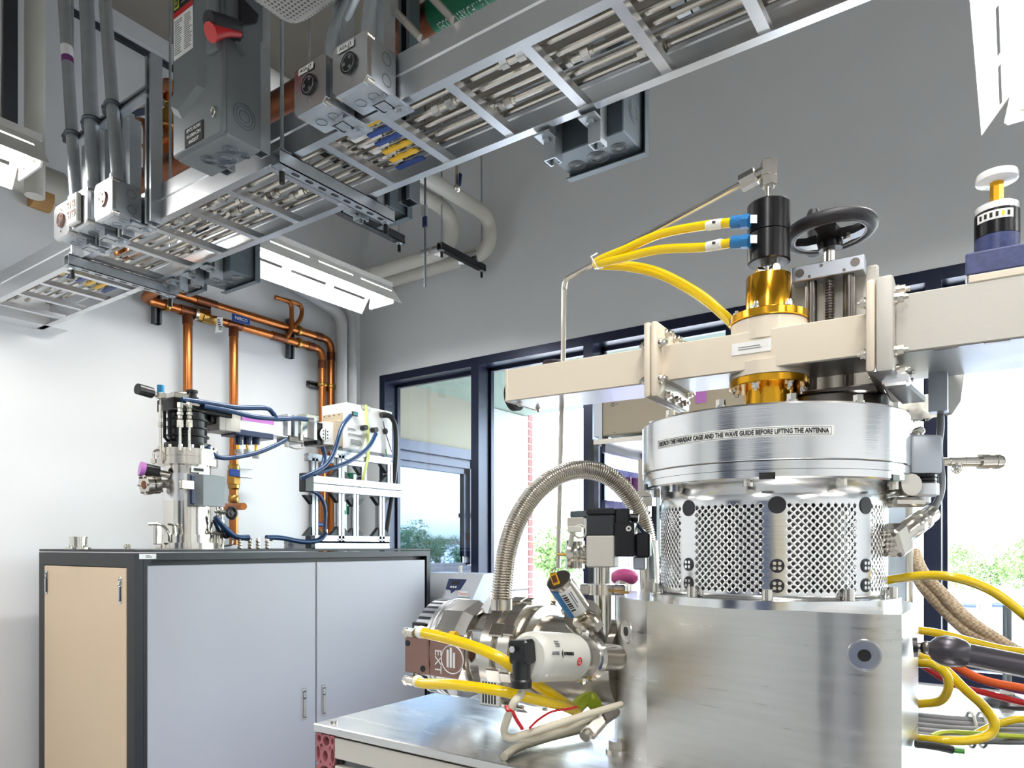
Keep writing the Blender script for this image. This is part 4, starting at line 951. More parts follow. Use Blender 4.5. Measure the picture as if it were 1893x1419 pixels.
for (a, c, y0, y1, m, x1) in ((526, 533, 766, 806, 'alu', .078), (539, 546, 768, 808, 'alu_extrusion', .078), (552, 556, 772, 815, 'steel', .07), (546, 575, 776, 808, 'steel_bright', .045), (575, 581, 772, 814, 'alu', .078), (533, 560, 800, 818, 'steel_dark', .06), (566, 590, 766, 774, 'steel', .05)):
    mb = MB(); bx(mb, a, c, y0, y1, -x1, x1); mb.build('coupler', m, t)
mb = MB(); bx(mb, 581, 592, 782, 822, -.075, .075); mb.build('coupler', 'black_anod', t)
mb = MB(); bx(mb, 591, 613, 782, 823, -.075, .09); b = mb.build('circulator', 'white_gloss', t)
c = onX(601, 803, X2 + .09); kx = fr(c, (0, 1, 0), (0, 0, 1))
mb = MB().torus(kx, .036, .003, 24, 6); mb.cyl(c, c + V((.003, 0, 0)), .035, 24); mb.build('round_cover', 'white_gloss', b)
mb = MB()
for sx in (-.016, .016):
    for sy in (-.02, 0, .02): mb.cyl(c + V((.003, sx, sy)), c + V((.006, sx, sy)), .004, 8); mb.cut()
mb.box((X2 + .092, c.y - .002, c.z - .034), (X2 + .0945, c.y + .002, c.z + .034)); mb.cut(); mb.build('screw', 'ink', b)
MB().tube(smooth([D_(555, 812), D_(560, 826), D_(545, 828), D_(530, 822)]), .007, 6).cyl(D_(530, 826), D_(530, 816), .012, 8).build('loop_bracket', 'pipe_white', t)
# ================================================================== GENERATOR ON ITS FRAME
GX0, GX1, GY0, GY1 = -3.575, -3.35, 2.992, 3.386; gz0, gz1 = onX(640, 828, GX1).z, onX(640, 743, GX1).z
t = thing('microwave_generator', 'white sheet metal generator box standing on aluminium frame', 'generator', (GX0, GY0, gz0))
MB().box((GX0, GY0, gz0), (GX1, GY1, gz1), None, .003).build('housing', 'white_gloss', t)
MB().box((GX0 + .01, GY0 - .05, gz0 + .01), (GX1 - .03, GY0 - .0005, gz0 + .17), None, .003).box((GX0 + .012, GY0 - .004, gz0 + .17), (GX1 - .03, GY0 - .0005, gz1 - .06), None, .001).build('end_panel', 'rack_beige', t)
mb = MB()
for k in range(4):
    for q in range(2): mb.cyl((GX0 + .03 + k * .045, GY0 - .0075, gz1 - .07 - q * .06), (GX0 + .03 + k * .045, GY0 - .003, gz1 - .07 - q * .06), .004, 6); mb.cut()
mb.build('screw', 'steel_dark', t)
P_ = lambda px, y, d=0.: onX(px, y, GX1 + d)
for (px, y, wd, h, m) in ((655, 765, .045, .028, 'lcd'),):
    q = P_(px, y); b = MB().box((-wd / 2, -h / 2, 0), (wd / 2, h / 2, .012), fr(q, (0, 1, 0), (0, 0, 1)), .003).build('display', 'black_plastic', t); plate(b, 'screen', fr(q + V((.012, 0, 0)), (0, 1, 0), (0, 0, 1)), wd * .75, h * .65, m)
for (px, y, wd, h, n) in ((650, 793, .07, .02, 2), (657, 804, .13, .018, 2), (659, 818, .11, .045, 5)):
    q = P_(px, y); b = plate(t, 'label', fr(q, (0, 1, 0), (0, 0, 1)), wd, h, 'label_white'); bars(b, fr(q + V((.0006, 0, 0)), (0, 1, 0), (0, 0, 1)), wd * .9, h * .8, n, 'ink_grey', .5, seed=n)
for px, y in ((669, 791), (688, 795)):
    q = P_(px, y); MB().cyl(q, q + V((.04, 0, 0)), .017, 16).build('coolant_port', 'black_plastic', t)
q = P_(711, 797); b = MB().cyl(q, q + V((.012, 0, 0)), .019, 18).build('connector', 'black_plastic', t)
q = P_(705, 767); MB().cyl(q, q + V((.035, 0, 0)), .02, 14).build('cable_gland', 'steel_dark', t)
MB().box((GX1 - .01, P_(668, 750).y, gz1 - .02), (GX1 + .004, P_(684, 750).y, gz1 + .006), None, .002).build('catch', 'steel', t)
# aluminium extrusion frame
FX = -3.33
t = thing('extrusion_frame', 'aluminium extrusion stand carrying the white generator on the cabinet', 'frame', (FX, GY0, KZ))
def extr(p0, p1, w=.044):
    mb = MB(); p0, p1 = V(p0), V(p1); h = w / 2; s = w * .1; g = w * .14
    pr = []
    base = [(-h, -h), (-s, -h), (-s, -h + g), (s, -h + g), (s, -h), (h, -h)]
    for k in range(4):
        for (a, b) in base[:-1]:
            for _ in range(k): a, b = -b, a
            pr.append((a, b))
    mb.prism(pr, 0, (p1 - p0).length, axm(p0, p1 - p0)); return mb.build('extrusion', 'alu_extrusion', t, 0)
f = lambda px, y: onX(px, y, FX)
y1_, y2_ = f(627, 930).y, f(702, 960).y; ys = f(717, 880).y
extr((FX, y1_, KZ + .04), (FX, y1_, gz0 - .05)); extr((FX - .24, y1_, KZ + .04), (FX - .24, y1_, gz0 - .05))
extr((FX, y2_, KZ + .04), (FX, y2_, f(702, 905).z)); extr((FX - .24, y2_, KZ + .04), (FX - .24, y2_, f(702, 905).z))
zc = f(640, 893).z
extr((FX + .046, f(565, 890).y, zc), (FX + .046, f(738, 905).y, zc), .040); extr((FX + .046, f(565, 890).y, zc - .046), (FX + .046, f(738, 905).y, zc - .046), .040)
extr((FX, y1_ - .05, gz0 - .05), (FX, ys + .02, gz0 - .05)); extr((FX - .24, y1_ - .05, gz0 - .05), (FX - .24, ys + .02, gz0 - .05)); extr((FX, ys, zc), (FX, ys, gz0 - .07)); extr((FX - .24, ys, zc), (FX - .24, ys, gz0 - .07))
extr((FX, f(578, 1003).y, KZ + .022), (FX, f(716, 1003).y, KZ + .022)); extr((FX - .24, f(578, 1003).y, KZ + .022), (FX - .24, f(716, 1003).y, KZ + .022)); extr((FX, f(578, 1003).y, KZ + .055), (FX, f(716, 1003).y, KZ + .055))
for yy in (f(588, 1003).y, f(711, 1003).y): extr((FX - .22, yy, KZ + .022), (FX - .02, yy, KZ + .022))
q = f(556, 897); MB().box((FX + .02, q.y - .03, zc - .075), (FX + .075, f(565, 890).y, zc + .03), None, .004).build('end_cap', 'black_plastic', t)
q = f(578, 1003); MB().box((FX - .025, q.y - .035, KZ + .002), (FX + .025, q.y, KZ + .075), None, .004).build('end_cap', 'strut_dark', t)
mb = MB()
for (yy, z_, sy, sz) in ((y1_, zc + .024, 1, 1), (y1_, zc + .024, -1, 1), (y1_, zc - .068, 1, -1), (y1_, zc - .068, -1, -1), (y2_, zc - .068, 1, -1), (y2_, zc - .068, -1, -1), (y1_, KZ + .078, 1, 1), (y1_, KZ + .078, -1, 1), (y2_, KZ + .078, 1, 1), (y2_, KZ + .078, -1, 1), (ys, zc + .024, -1, 1), (ys, gz0 - .075, -1, -1)):
    for X_ in (FX, FX - .24): mb.prism([(0, 0), (sy * .055, 0), (0, sz * .055)], -.016, .016, fr((X_, yy + sy * .022, z_), (0, 1, 0), (0, 0, 1))); mb.cut()
mb.build('corner_bracket', 'strut_dark', t, 0)
# hoses between them
def bh(pts, label, r=.0135, X=RX + .12):
    return hose('coolant_hose', [onX(q[0], q[1], q[2] if len(q) > 2 else X) for q in pts], r, 'blue_hose', label, 'hose', 'blue coolant hoses')
bh([(336, 738), (380, 744), (440, 753), (490, 754), (503, 762), (510, 772)], 'blue hose leaving the black reactor head, upper one')
bh([(376, 750), (420, 758), (470, 770), (520, 774), (545, 773), (568, 775)], 'blue hose lying along the grey waveguide to its far end')
bh([(382, 826), (400, 843), (425, 846), (470, 838), (505, 825), (530, 812)], 'blue hose sagging under the tuner from the reactor flange', .012)
bh([(398, 955), (415, 975), (437, 992), (460, 993)], 'blue hose dropping from reactor side to the cabinet fittings', .015)
bh([(396, 960), (408, 985), (420, 990)], 'short blue hose behind the reactor handwheels', .012, RX + .05)
bh([(492, 993), (520, 994), (560, 1001), (590, 998), (603, 985)], 'blue hose arching along cabinet top to the frame foot', .0135, FX + .03)
bh([(648, 768, GX1 + .03), (632, 790, FX + .08), (618, 835, FX + .09), (600, 862, FX + .09), (572, 877, FX + .08), (556, 884, FX + .06)], 'blue hose from the generator display down to beam end')
bh([(695, 802, GX1 + .05), (680, 828, FX + .08), (645, 853, FX + .09), (605, 868, FX + .09), (580, 876, FX + .08)], 'blue hose slanting across the white generator face')
bh([(596, 825, FX + .02), (600, 845, FX + .02), (592, 868, FX + .04), (580, 878, FX + .06)], 'short blue hose hanging under the white circulator')
bh([(572, 905, FX + .02), (590, 915, FX), (601, 940, FX), (600, 985, FX)], 'blue hose behind the stand beam going down', .012)
for k, (px, lb) in enumerate(((462, 'blue hose end'), (443, 'bare'), (477, 'second'), (494, 'arching hose end'))):
    p = onX(px, 1006, RX + .12 if k < 2 else FX + .03)
    mb = MB()
    for q in range(3): mb.lathe([(.008, 0), (.012, .005), (.012, .012), (.008, .016)], Matrix.Translation((p.x, p.y, KZ + q * .0155)), 10)
    mb.hexn((p.x, p.y, KZ + .047), (p.x, p.y, KZ + .058), .011)
    if k in (0, 3): mb.cyl((p.x, p.y, KZ + .05), (p.x, p.y + (.03 if k == 3 else -.03), KZ + .05), .0085, 8)
    mb.top('hose_fitting', 'steel', ['stacked hose fitting on cabinet top under the dropping blue hose', 'stacked hose fitting on cabinet top closest to the reactor', 'bare stacked hose fitting in the middle of cabinet top', 'stacked hose fitting on cabinet top feeding the arching hose'][k], 'fitting', 'hose fittings on the cabinet top')
hose('corrugated_conduit', [P_(707, 767, .03), P_(722, 770, .06), P_(731, 790, .06), P_(732, 840, .05), P_(727, 900, .03), P_(718, 960, .02), P_(712, 1003, .02)], .017, 'black_plastic', 'black corrugated cable conduit curving down the generator side', 'conduit')
MB().tube([P_(676, 748, .006), P_(680, 800, .006), P_(681, 845, .05), P_(672, 880, .07), P_(668, 905, .075)], .006, 5, [.010] * 5).top('strap', 'label_tape', 'pale yellow-green strap hanging over the white generator', 'strap')
hose('earth_wire', [P_(713, 830, .02), P_(722, 900, .02), P_(720, 960, .02), P_(714, 1003, .02)], .0035, 'green_cable', 'thin green earth wire beside the black corrugated conduit', 'cable', n=6)
hose('thin_cable', [P_(708, 778, .02), P_(713, 800, .03), P_(724, 835, .03)], .003, 'black_plastic', 'thin black cable from generator gland to the frame', 'cable', n=6)
a = onX(597, 985, -3.9); t = thing('drain_valve', 'small valve with blue lever behind the frame foot', 'valve', a)
MB().cyl(onX(598, 978, -3.9), onX(598, 994, -3.9), .03, 12).build('body', 'brass', t); MB().box(V((-3.87, onX(577, 970, -3.9).y, onX(590, 973, -3.9).z)), V((-3.85, onX(596, 970, -3.9).y, onX(590, 966, -3.9).z)), None, .006).build('lever', 'blue_valve', t)
# ================================================================== CHILLER BEHIND THE CABINET
t = thing('recirculating_chiller', 'pale grey chiller with black control panel between cabinet and window', 'chiller', (-3.0, 3.6, 0))
a, b = onY(770, 1060, 3.58), onY(873, 1060, 3.58); zt_, zf_ = onY(850, 1058, 3.80).z, onY(850, 1107, 3.58).z
MB().rings([[V((x, y, z)) for (y, z) in ((3.58, .03), (3.58, zf_), (3.70, zt_), (3.88, zt_), (3.88, .03))] for x in (a.x, b.x)]).build('case', 'chiller_grey', t, 0)
nrm = V((0, 3.70 - 3.58, zt_ - zf_)).normalized(); cm = V((onY(841, 1080, 3.64).x, 3.64, (zt_ + zf_) / 2)); Mp = fr(cm, (1, 0, 0), nrm)
b_ = MB().prism([(-.075, .05), (.075, .05), (.06, -.03), (.02, -.035), (0, -.06), (-.02, -.035), (-.06, -.03)], 0, .006, Mp).build('control_panel', 'navy', t, 0)
MB().box((-.035, .008, .006), (.03, .034, .008), Mp).build('display', 'ink', b_, 0)
mb = MB()
for q in (-.02, 0, .02): mb.cyl(Mp @ V((q, -.015, .006)), Mp @ V((q, -.015, .010)), .007, 10); mb.cut()
mb.build('button', 'label_white', b_)
q = onY(856, 1097, 3.575); b_ = plate(t, 'name_label', fr(q, (1, 0, 0), (0, 0, 1)), .08, .036, 'label_white'); text('Thermo', .028, 'red', b_, fr(q + V((0, -.001, 0)), (1, 0, 0), (0, 0, 1)), sx=.85)
MB().cyl(onY(851, 1058, 3.85), onY(851, 1045, 3.85), .014, 12).build('filler_neck', 'pipe_white', t)
# ================================================================== FOREGROUND TABLE
TT = 1.05
t = thing('instrument_table', 'shiny metal topped table on aluminium profiles with red raw ends', 'table', (0, .80, 0))
tx0, tx1, ty0, ty1 = -.978, 1.5, .80, 1.78
MB().box((tx0, ty0, TT - .014), (tx1, ty1, TT), None, .0015).build('table_top', 'alu_plate', t, 0)
mb = MB()
# profile lying along Y: its open section shows at the front
w, h = .047, .094; ox, oz = tx0 + .002, TT - .016
pr = MB()
def ring_hole(mb, cx, cz, rx, rz, x0, z0, x1, z1, y0, y1, n=16):
    out, inn = [], []
    for k in range(n):
        a = 2 * math.pi * (k + .5) / n; c, s = math.cos(a), math.sin(a); q = min((x1 - x0) / 2 / max(abs(c), 1e-6), (z1 - z0) / 2 / max(abs(s), 1e-6))
        out.append(((x0 + x1) / 2 + c * q, (z0 + z1) / 2 + s * q)); inn.append((cx + rx * c, cz + rz * s))
    vs = [[mb.bm.verts.new((p[0], y, p[1])) for p in L] for L, y in ((out, y0), (inn, y0), (inn, y1), (out, y1))]
    for a, b in zip(vs, vs[1:] + [vs[0]]):
        for i in range(n): mb.bm.faces.new((a[i], a[(i + 1) % n], b[(i + 1) % n], b[i]))
for (a0, c0, a1, c1, rx, rz) in ((0, -.018, .016, 0, .005, .006), (.016, -.022, .036, 0, .008, .008), (.036, -.018, .047, 0, .003, .006), (0, -.05, .012, -.018, .004, .012), (.012, -.05, .036, -.022, .006, .009), (.036, -.05, .047, -.018, .004, .013), (0, -.094, .047, -.05, .018, .019)):
    ring_hole(pr, ox + (a0 + a1) / 2, oz + (c0 + c1) / 2, rx, rz, ox + a0, oz + c0, ox + a1, oz + c1, ty0 + .004, ty1)
pr.build('profile_end', 'red_raw', t, 0)
for (za, zb_, yy) in ((-.002, -.036, .003), (-.036, -.048, .014), (-.048, -.094, .003)):
    mb = MB().box((ox + w + .001, ty0 + yy, oz + zb_), (tx1, ty0 + .05, oz + za), None, .0012); mb.build('profile_face', 'putty' if yy < .01 else 'enclosure_grey', t, 0)
for x in (ox + .05, ox + .058): MB().cyl((x, ty0 + .008, oz - .042), (x, ty0 + .016, oz - .042), .0035, 8).build('grub_screw', 'ink', t)
for x in (tx0 + .03, tx1 - .05):
    for y in (ty0 + .05, ty1 - .05): MB().box((x - .022, y - .022, 0), (x + .022, y + .022, oz - .094)).build('leg', 'alu_extrusion', t, 0)
p = onZ(617, 1335, TT); MB().cyl((p.x, p.y, TT), (p.x, p.y, TT + .003), .006, 10).build('screw', 'steel', t)
# ================================================================== REACTOR BLOCK
def cw(a, f, z=0.): return CAM + RT * a + FW * f + V((0, 0, z - CAM.z))
CEN = cw(.3585, 1.0, 0)
ang = R(2.93); LX, LY = V((math.cos(ang), math.sin(ang), 0)), V((-math.sin(ang), math.cos(ang), 0))
MF = Matrix((LX, LY, V((0, 0, 1)))).transposed().to_4x4(); MF.translation = CEN
def L(x, y, z): return MF @ V((x, y, z))
ZB = 1.275
def arc(a, b, bul, n=8):
    a, b = V((*a, 0)), V((*b, 0)); m = (a + b) / 2; d = (b - a); nn = V((d.y, -d.x, 0)).normalized() * bul
    return [tuple((a * (1 - t) ** 2 + (m + nn * 2) * 2 * t * (1 - t) + b * t * t)[:2]) for t in [k / n for k in range(n)]]
pl = arc((.187, .993), (.349, .827), 0, 1) + arc((.349, .827), (.429, .788), .0075) + [(.429, .788)] + arc((.521, .918), (.545, 1.05), .01) + arc((.545, 1.05), (.40, 1.24), .0, 1) + arc((.40, 1.24), (.24, 1.24), .03) + arc((.24, 1.24), (.166, 1.13), .02) + arc((.166, 1.13), (.187, .993), .014)
pw = [cw(a, f)[:2] for a, f in pl]
t = thing('large_reactor', 'large brushed aluminium reactor block with perforated cage and drum on table', 'reactor', (CEN.x, CEN.y, TT))
MB().prism(pw, TT, ZB).build('chamber_block', 'alu_brushed', t, 9)
Mc = Matrix.Translation((CEN.x, CEN.y, 0)) @ Matrix.Rotation(ang, 4, 'Z')
MB().lathe([(.163, ZB), (.163, ZB + .0105), (.14, ZB + .011)], Mc, 72).build('base_ring', 'alu_spun', t)
mb = MB()
for k in range(10):
    a = R(-78 + 36 * k); p = Mc @ V((.1545 * math.cos(a), .1545 * math.sin(a), ZB + .011)); mb.cyl(p, p + V((0, 0, .013)), .0065, 14); mb.cyl(p + V((0, 0, .013)), p + V((0, 0, .0132)), .0035, 6); mb.cut()
mb.build('bolt', 'steel_bright', t)
# dimpled screws on the block corners
def dimple(p, n, r=.0165):
    m = axm(p, n); MB().torus(m, r, .0016, 28, 6).build('port_rim', 'alu', t); MB().cyl(V(p), V(p) + V(n).normalized() * .0012, r, 24).build('port_plug', 'alu_bright', t); MB().cyl(V(p) - V(n).normalized() * .001, V(p) + V(n).normalized() * .0018, r * .42, 14).build('port_hole', 'label_black', t)
n1 = (cw(.429, .788) - cw(.349, .827)); n1 = V((n1.y, -n1.x, 0)).normalized()
dimple((-.139, .878, 1.229), (.2, -.98, 0))
dimple((-.464, .947, 1.227), (-.61, -.79, 0))
p = cw(.521, .918) * .62 + cw(.429, .788) * .38
# perforated cage
RC, zc0, zc1 = .1479, ZB + .011, 1.432
cage = MB(); NA, NZ = 200, 0
pitch = 2 * math.pi * RC / NA; nrow = int((1.408 - (zc0 + .0065)) / pitch); rows0 = zc0 + .0065; hr = .55
def cp(i, z, r=RC): a = 2 * math.pi * i / NA; return Mc @ V((r * math.cos(a), r * math.sin(a), z))
def cv(i, j): return (i, j)
vc_ = {}
def vtx(i, j):
    k = (round(i % NA, 4), round(j, 4))
    if k not in vc_: vc_[k] = cage.bm.verts.new(cp(i, rows0 + j * pitch))
    return vc_[k]
solid = []
i0s = [k * NA // 8 for k in range(8)]              # eight panels, each with a plain strip between
SW = 2                                             # half width of the plain strip in cells
off0 = round(((math.atan2(CAM.y - CEN.y, CAM.x - CEN.x) - ang + R(3.0)) % (2 * math.pi)) / (2 * math.pi) * NA)
ph = NA // 8
nrow -= nrow % 2
for s_ in range(8):
    a0 = off0 + s_ * ph + SW; a1 = off0 + (s_ + 1) * ph - SW
    a1 -= (a1 - a0) % 2
    for j in range(nrow):
        solid.append(((a1, j), (off0 + (s_ + 1) * ph + SW, j)))
    for i in range(a0, a1 + 1):
        for j in range(0, nrow + 1):
            if (i - a0 + j) % 2: continue
            dl, dr, dd_, du = i > a0, i < a1, j > 0, j < nrow
            cs = [(i + 1, j) if dr else None, (i, j + 1) if du else None, (i - 1, j) if dl else None, (i, j - 1) if dd_ else None]
            if all(cs):
                hv = [vtx(i + hr * math.cos(R(45 * k)) * .98, j + hr * math.sin(R(45 * k)) * .98) for k in range(8)]
                cv_ = [vtx(*c) for c in cs]
                for k in range(4):
                    cage.bm.faces.new((cv_[k], hv[2 * k + 1], hv[2 * k])); cage.bm.faces.new((cv_[k], cv_[(k + 1) % 4], hv[2 * k + 1])); cage.bm.faces.new((cv_[(k + 1) % 4], hv[(2 * k + 2) % 8], hv[2 * k + 1]))
            else:
                q = [vtx(*c) if c else None for c in cs]; k0 = q.index(None); q = q[k0:] + q[:k0]
                cage.bm.faces.new([vtx(i, j)] + [v for v in q if v])
    # plain strip
    b0 = a1; b1 = off0 + (s_ + 1) * ph + SW
    for i in range(b0, b1):
        for j in range(nrow): cage.bm.faces.new((vtx(i, j), vtx(i + 1, j), vtx(i + 1, j + 1), vtx(i, j + 1)))
for i in range(NA):
    for za, zb_ in ((zc0, rows0), (rows0 + nrow * pitch, zc1)):
        cage.bm.faces.new([cage.bm.verts.new(q) for q in (cp(i, za), cp(i + 1, za), cp(i + 1, zb_), cp(i, zb_))])
bmesh.ops.remove_doubles(cage.bm, verts=cage.bm.verts, dist=1e-5)
cg = cage.build('perforated_cage', 'alu_spun', t, 60)
md = cg.modifiers.new('thick', 'SOLIDIFY'); md.thickness = .0016; md.offset = -1
MB().lathe([(.098, zc0), (.098, zc1 - .02)], Mc, 40).build('inner_cooling_jacket', 'steel_dark', t)
mb = MB()
for s_ in range(8):
    i = off0 + s_ * ph
    for zz_, rr in ((1.40, .0105), (1.327, .0085), (1.303, .0085)):
        q = cp(i, zz_, RC + .0003); n = (q - V((CEN.x, CEN.y, zz_))).normalized(); mb.cyl(q - n * .001, q + n * .0008, rr, 20); mb.cut()
mb.build('screw_hole', 'black_matt', cg)
mb = MB()
for s_ in range(8):
    i = off0 + s_ * ph
    for zz_ in (1.327, 1.303):
        q = cp(i, zz_, RC + .001); n = (q - V((CEN.x, CEN.y, zz_))).normalized(); m_ = axm(q, n)
        for k in range(4): mb.cyl(m_ @ V((.0042 * math.cos(k * 1.57 + .78), .0042 * math.sin(k * 1.57 + .78), 0)), m_ @ V((.0042 * math.cos(k * 1.57 + .78), .0042 * math.sin(k * 1.57 + .78), .0012)), .0022, 8)
        mb.cut()
mb.build('screw_head', 'alu_bright', cg)
# drum
RD = .1735
MB().lathe([(.15, 1.430), (RD - .004, 1.430), (RD - .002, 1.432), (RD - .002, 1.4405)], Mc, 96).build('lower_ring', 'alu_spun', t)
MB().lathe([(.15, 1.4405), (RD - .0005, 1.4408), (RD - .0005, 1.4505)], Mc, 96).build('lower_ring', 'alu_spun', t)
dr = MB().lathe([(.15, 1.451), (RD - .001, 1.4515), (RD, 1.4525), (RD, 1.5165), (RD - .0025, 1.519), (.05, 1.519)], Mc, 96).build('drum', 'alu_spun', t)
mb = MB()
for k in range(12):
    a = R(-90 + 30 * k - 8); p = Mc @ V((.158 * math.cos(a), .158 * math.sin(a), 1.519)); mb.cyl(p, p + V((0, 0, .004)), .007, 12); mb.hexn(p + V((0, 0, .004)), p + V((0, 0, .011)), .006); mb.cut()
for k in range(9):
    a = R(-90 + 40 * k + 4); p = Mc @ V((.156 * math.cos(a), .156 * math.sin(a), 1.430)); mb.cyl(p, p - V((0, 0, .008)), .0065, 10); mb.cut()
mb.build('bolt', 'steel_bright', t)
mb = MB()
for a in (-148, -78, -20, 40): 
    q = Mc @ V((RD - .006, 0, 0)); m_ = Mc @ Matrix.Rotation(R(a), 4, 'Z'); mb.box((RD - .012, -.009, 1.4295), (RD - .0012, .009, 1.437), m_); mb.cut()
mb.build('notch', 'label_black', t, 0)
# lettering round the drum
def aw(px): # drum azimuth seen at pixel column px
    r = ray(px, HY); r.z = 0; r.normalize(); c = V((CEN.x - CAM.x, CEN.y - CAM.y, 0)); b = r.dot(c); d = b - math.sqrt(b * b - c.length_squared + RD * RD); q = r * d - c; return math.atan2(q.y, q.x)
a0, a1 = aw(1216), aw(1541); 
def zat(px, y):
    r = ray(px, y); f = V((r.x, r.y, 0)).length; c = V((CEN.x - CAM.x, CEN.y - CAM.y, 0)); rr = V((r.x, r.y, 0)).normalized(); b = rr.dot(c); d = b - math.sqrt(b * b - c.length_squared + RD * RD); return CAM.z + r.z / f * d
zl0, zl1 = zat(1400, 808), zat(1400, 789.5); zm = (zl0 + zl1) / 2; hh = (zl1 - zl0) / 2
def cq_(a, z, r): return V((CEN.x + r * math.cos(a), CEN.y + r * math.sin(a), z))
def band(aa, ab, za, zb_, r, n=30):
    mb = MB(); rs = [[cq_(aa + (ab - aa) * k / n, za, r), cq_(aa + (ab - aa) * k / n, zb_, r), cq_(aa + (ab - aa) * k / n, zb_, r - .0006), cq_(aa + (ab - aa) * k / n, za, r - .0006)] for k in range(n + 1)]
    return mb.rings(rs)
lb = band(a0, a1, zm - hh, zm + hh, RD + .0006).build('warning_strip', 'label_white', dr)
bd = .0012; da = (a1 - a0); ia, ib = a0 + da * .012, a1 - da * .012
mb = band(ia, ib, zm - hh + bd, zm - hh + bd + .0005, RD + .0009)
for (p_, q_, u_, v_) in ((ia, ib, zm + hh - bd - .0005, zm + hh - bd), (ia, ia + .0025, zm - hh + bd, zm + hh - bd), (ib - .0025, ib, zm - hh + bd, zm + hh - bd)):
    k = band(p_, q_, u_, v_, RD + .0009, 24); me_ = bpy.data.meshes.new('x'); k.bm.to_mesh(me_); k.bm.free(); mb.bm.from_mesh(me_); bpy.data.meshes.remove(me_)
mb.build('strip_border', 'ink_grey', lb, 0)
wid = abs(da) * RD; sgn = 1 if a1 > a0 else -1
tx = text('DETACH THE FARADAY CAGE AND THE WAVE GUIDE BEFORE LIFTING THE ANTENNA', .01, 'ink', lb, None, bold=.00028, bend=lambda v: V((v.x, v.y, v.z)) + WL[lb.name])
xs = [v.co.x for v in tx.data.vertices]; ysn = [v.co.y for v in tx.data.vertices]; wx = max(xs) - min(xs); cx_ = (max(xs) + min(xs)) / 2; wy = max(ysn) - min(ysn); cy_ = (max(ysn) + min(ysn)) / 2
for v in tx.data.vertices:
    a = (a0 + a1) / 2 + sgn * (v.co.x - cx_) / wx * wid * .95 / RD; z = zm + (v.co.y - cy_) / wy * hh * 1.02
    v.co = cq_(a, z, RD + .0008 + max(v.co.z, 0)) - WL[lb.name]
# ================================================================== WAVEGUIDE ACROSS THE TOP
t = thing('waveguide_beam', 'cream rectangular waveguide with bolted flanges running over the large drum', 'waveguide', L(0, 0, 1.6))
zb0, zb1 = 1.5887, 1.640
def lb_(lo, hi, bev=.0015, seg=1): return MB().box(lo, hi, MF, bev, seg)
b = lb_((-.4035, -.0485, zb0), (-.15, .0485, zb1), .001).build('short_arm', 'cream', t, 0)
lb_((-.4065, -.0495, zb0 - .001), (-.4015, .0495, zb1 + .001), .001).build('end_plate', 'cream', b, 0)
lb_((-.40, -.046, zb0 - .0006), (-.155, .046, zb0 + .001), 0).build('underside', 'alu', b, 0)
mb = MB()
for y in (-.03, .03): bolt(mb, L(-.39, y, zb0), (0, 0, -1), .004, .005)
mb.build('screw', 'steel', b)
def knob(p, d, r, h, nm='knurled_knob', m='black_matt'):
    p, d = V(p), V(d).normalized(); mb = MB(); m_ = axm(p, d)
    pr_ = []
    for k in range(40):
        for s_ in (1., 1., .95): pr_.append((r * s_ * math.cos(2 * math.pi * (k + len(pr_) % 3 / 3) / 40), r * s_ * math.sin(2 * math.pi * (k + len(pr_) % 3 / 3) / 40)))
    mb.prism(pr_, .006, h, m_); mb.cyl(p, p + d * .007, r * .55, 16); mb.lathe([(r * .97, h), (r * .85, h + .003), (r * .3, h + .003)], m_, 32); return mb.build(nm, m, t)
knob(L(-.345, .0, zb1), (0, 0, 1), .0165, .014)
c_ = L(-.4065, 0, (zb0 + zb1) / 2 - .006); knob(c_, -LX, .0265, .017)
b = lb_((-.14, -.0485, zb0), (.135, .0485, zb1), .001).build('middle_section', 'cream', t, 0)
lb_((-.125, -.046, zb0 - .0006), (.125, .046, zb0 + .001), 0).build('underside', 'alu', b, 0)
q = fr(L(-.012, -.0488, 1.6185), LX, (0, 0, 1)); pb = plate(b, 'sticker', q, .052, .016, 'label_white', .0006); bars(pb, q, .034, .006, 2, 'ink_grey', .35, z=.0009, seed=5)
for (x0, x1, m, hz) in ((-.157, -.1468, 'cream', .054), (-.1464, -.1364, 'cream', .054), (.130, .1405, 'cream', .056), (.141, .160, 'putty', .0575)):
    b = lb_((x0, -.072 if x0 < 0 else -.078, 1.6165 - hz), (x1, .072 if x0 < 0 else .078, 1.6165 + hz), .004, 2).build('flange', m, t)
mb = MB()
for z in (1.589, 1.640):
    for y in (-.061, .061): bolt(mb, L(-.1364, y, z), LX, .0055, .008); bolt(mb, L(-.157, y, z), -LX, .0055, .006)
for y in (-.035, 0, .035): bolt(mb, L(-.1364, y, 1.570), LX, .0055, .008); bolt(mb, L(-.1364, y, 1.660), LX, .0055, .008)
for z in (1.585, 1.648):
    for y in (-.064, .064): bolt(mb, L(.160, y, z), LX, .006, .01); bolt(mb, L(.130, y, z), -LX, .006, .007)
for y in (-.035, 0, .035): bolt(mb, L(.160, y, 1.568), LX, .006, .01); bolt(mb, L(.160, y, 1.666), LX, .006, .01)
mb.build('flange_bolt', 'steel', t)
zr0, zr1 = 1.586, 1.656
b = lb_((.16, -.0495, zr0), (.95, .0495, zr1), .001).build('long_arm', 'putty', t, 0)
lb_((.165, -.046, zr0 - .0008), (.95, .12, zr0 + .001), 0).build('underside', 'galv', b, 0)
mb = MB()
for k in range(8): mb.box((.20 + k * .05, -.0485, zr0 - .002), (.225 + k * .05, -.043, zr0), MF); mb.cut(); mb.box((.30 + k * .05, .10, zr0 - .002), (.325 + k * .05, .108, zr0), MF); mb.cut()
mb.build('rivet_tab', 'steel_dark', b, 0)
lb_((.235, -.0505, zr1), (.95, .0495, zr1 + .009), .001).build('raised_lip', 'cream', b, 0)
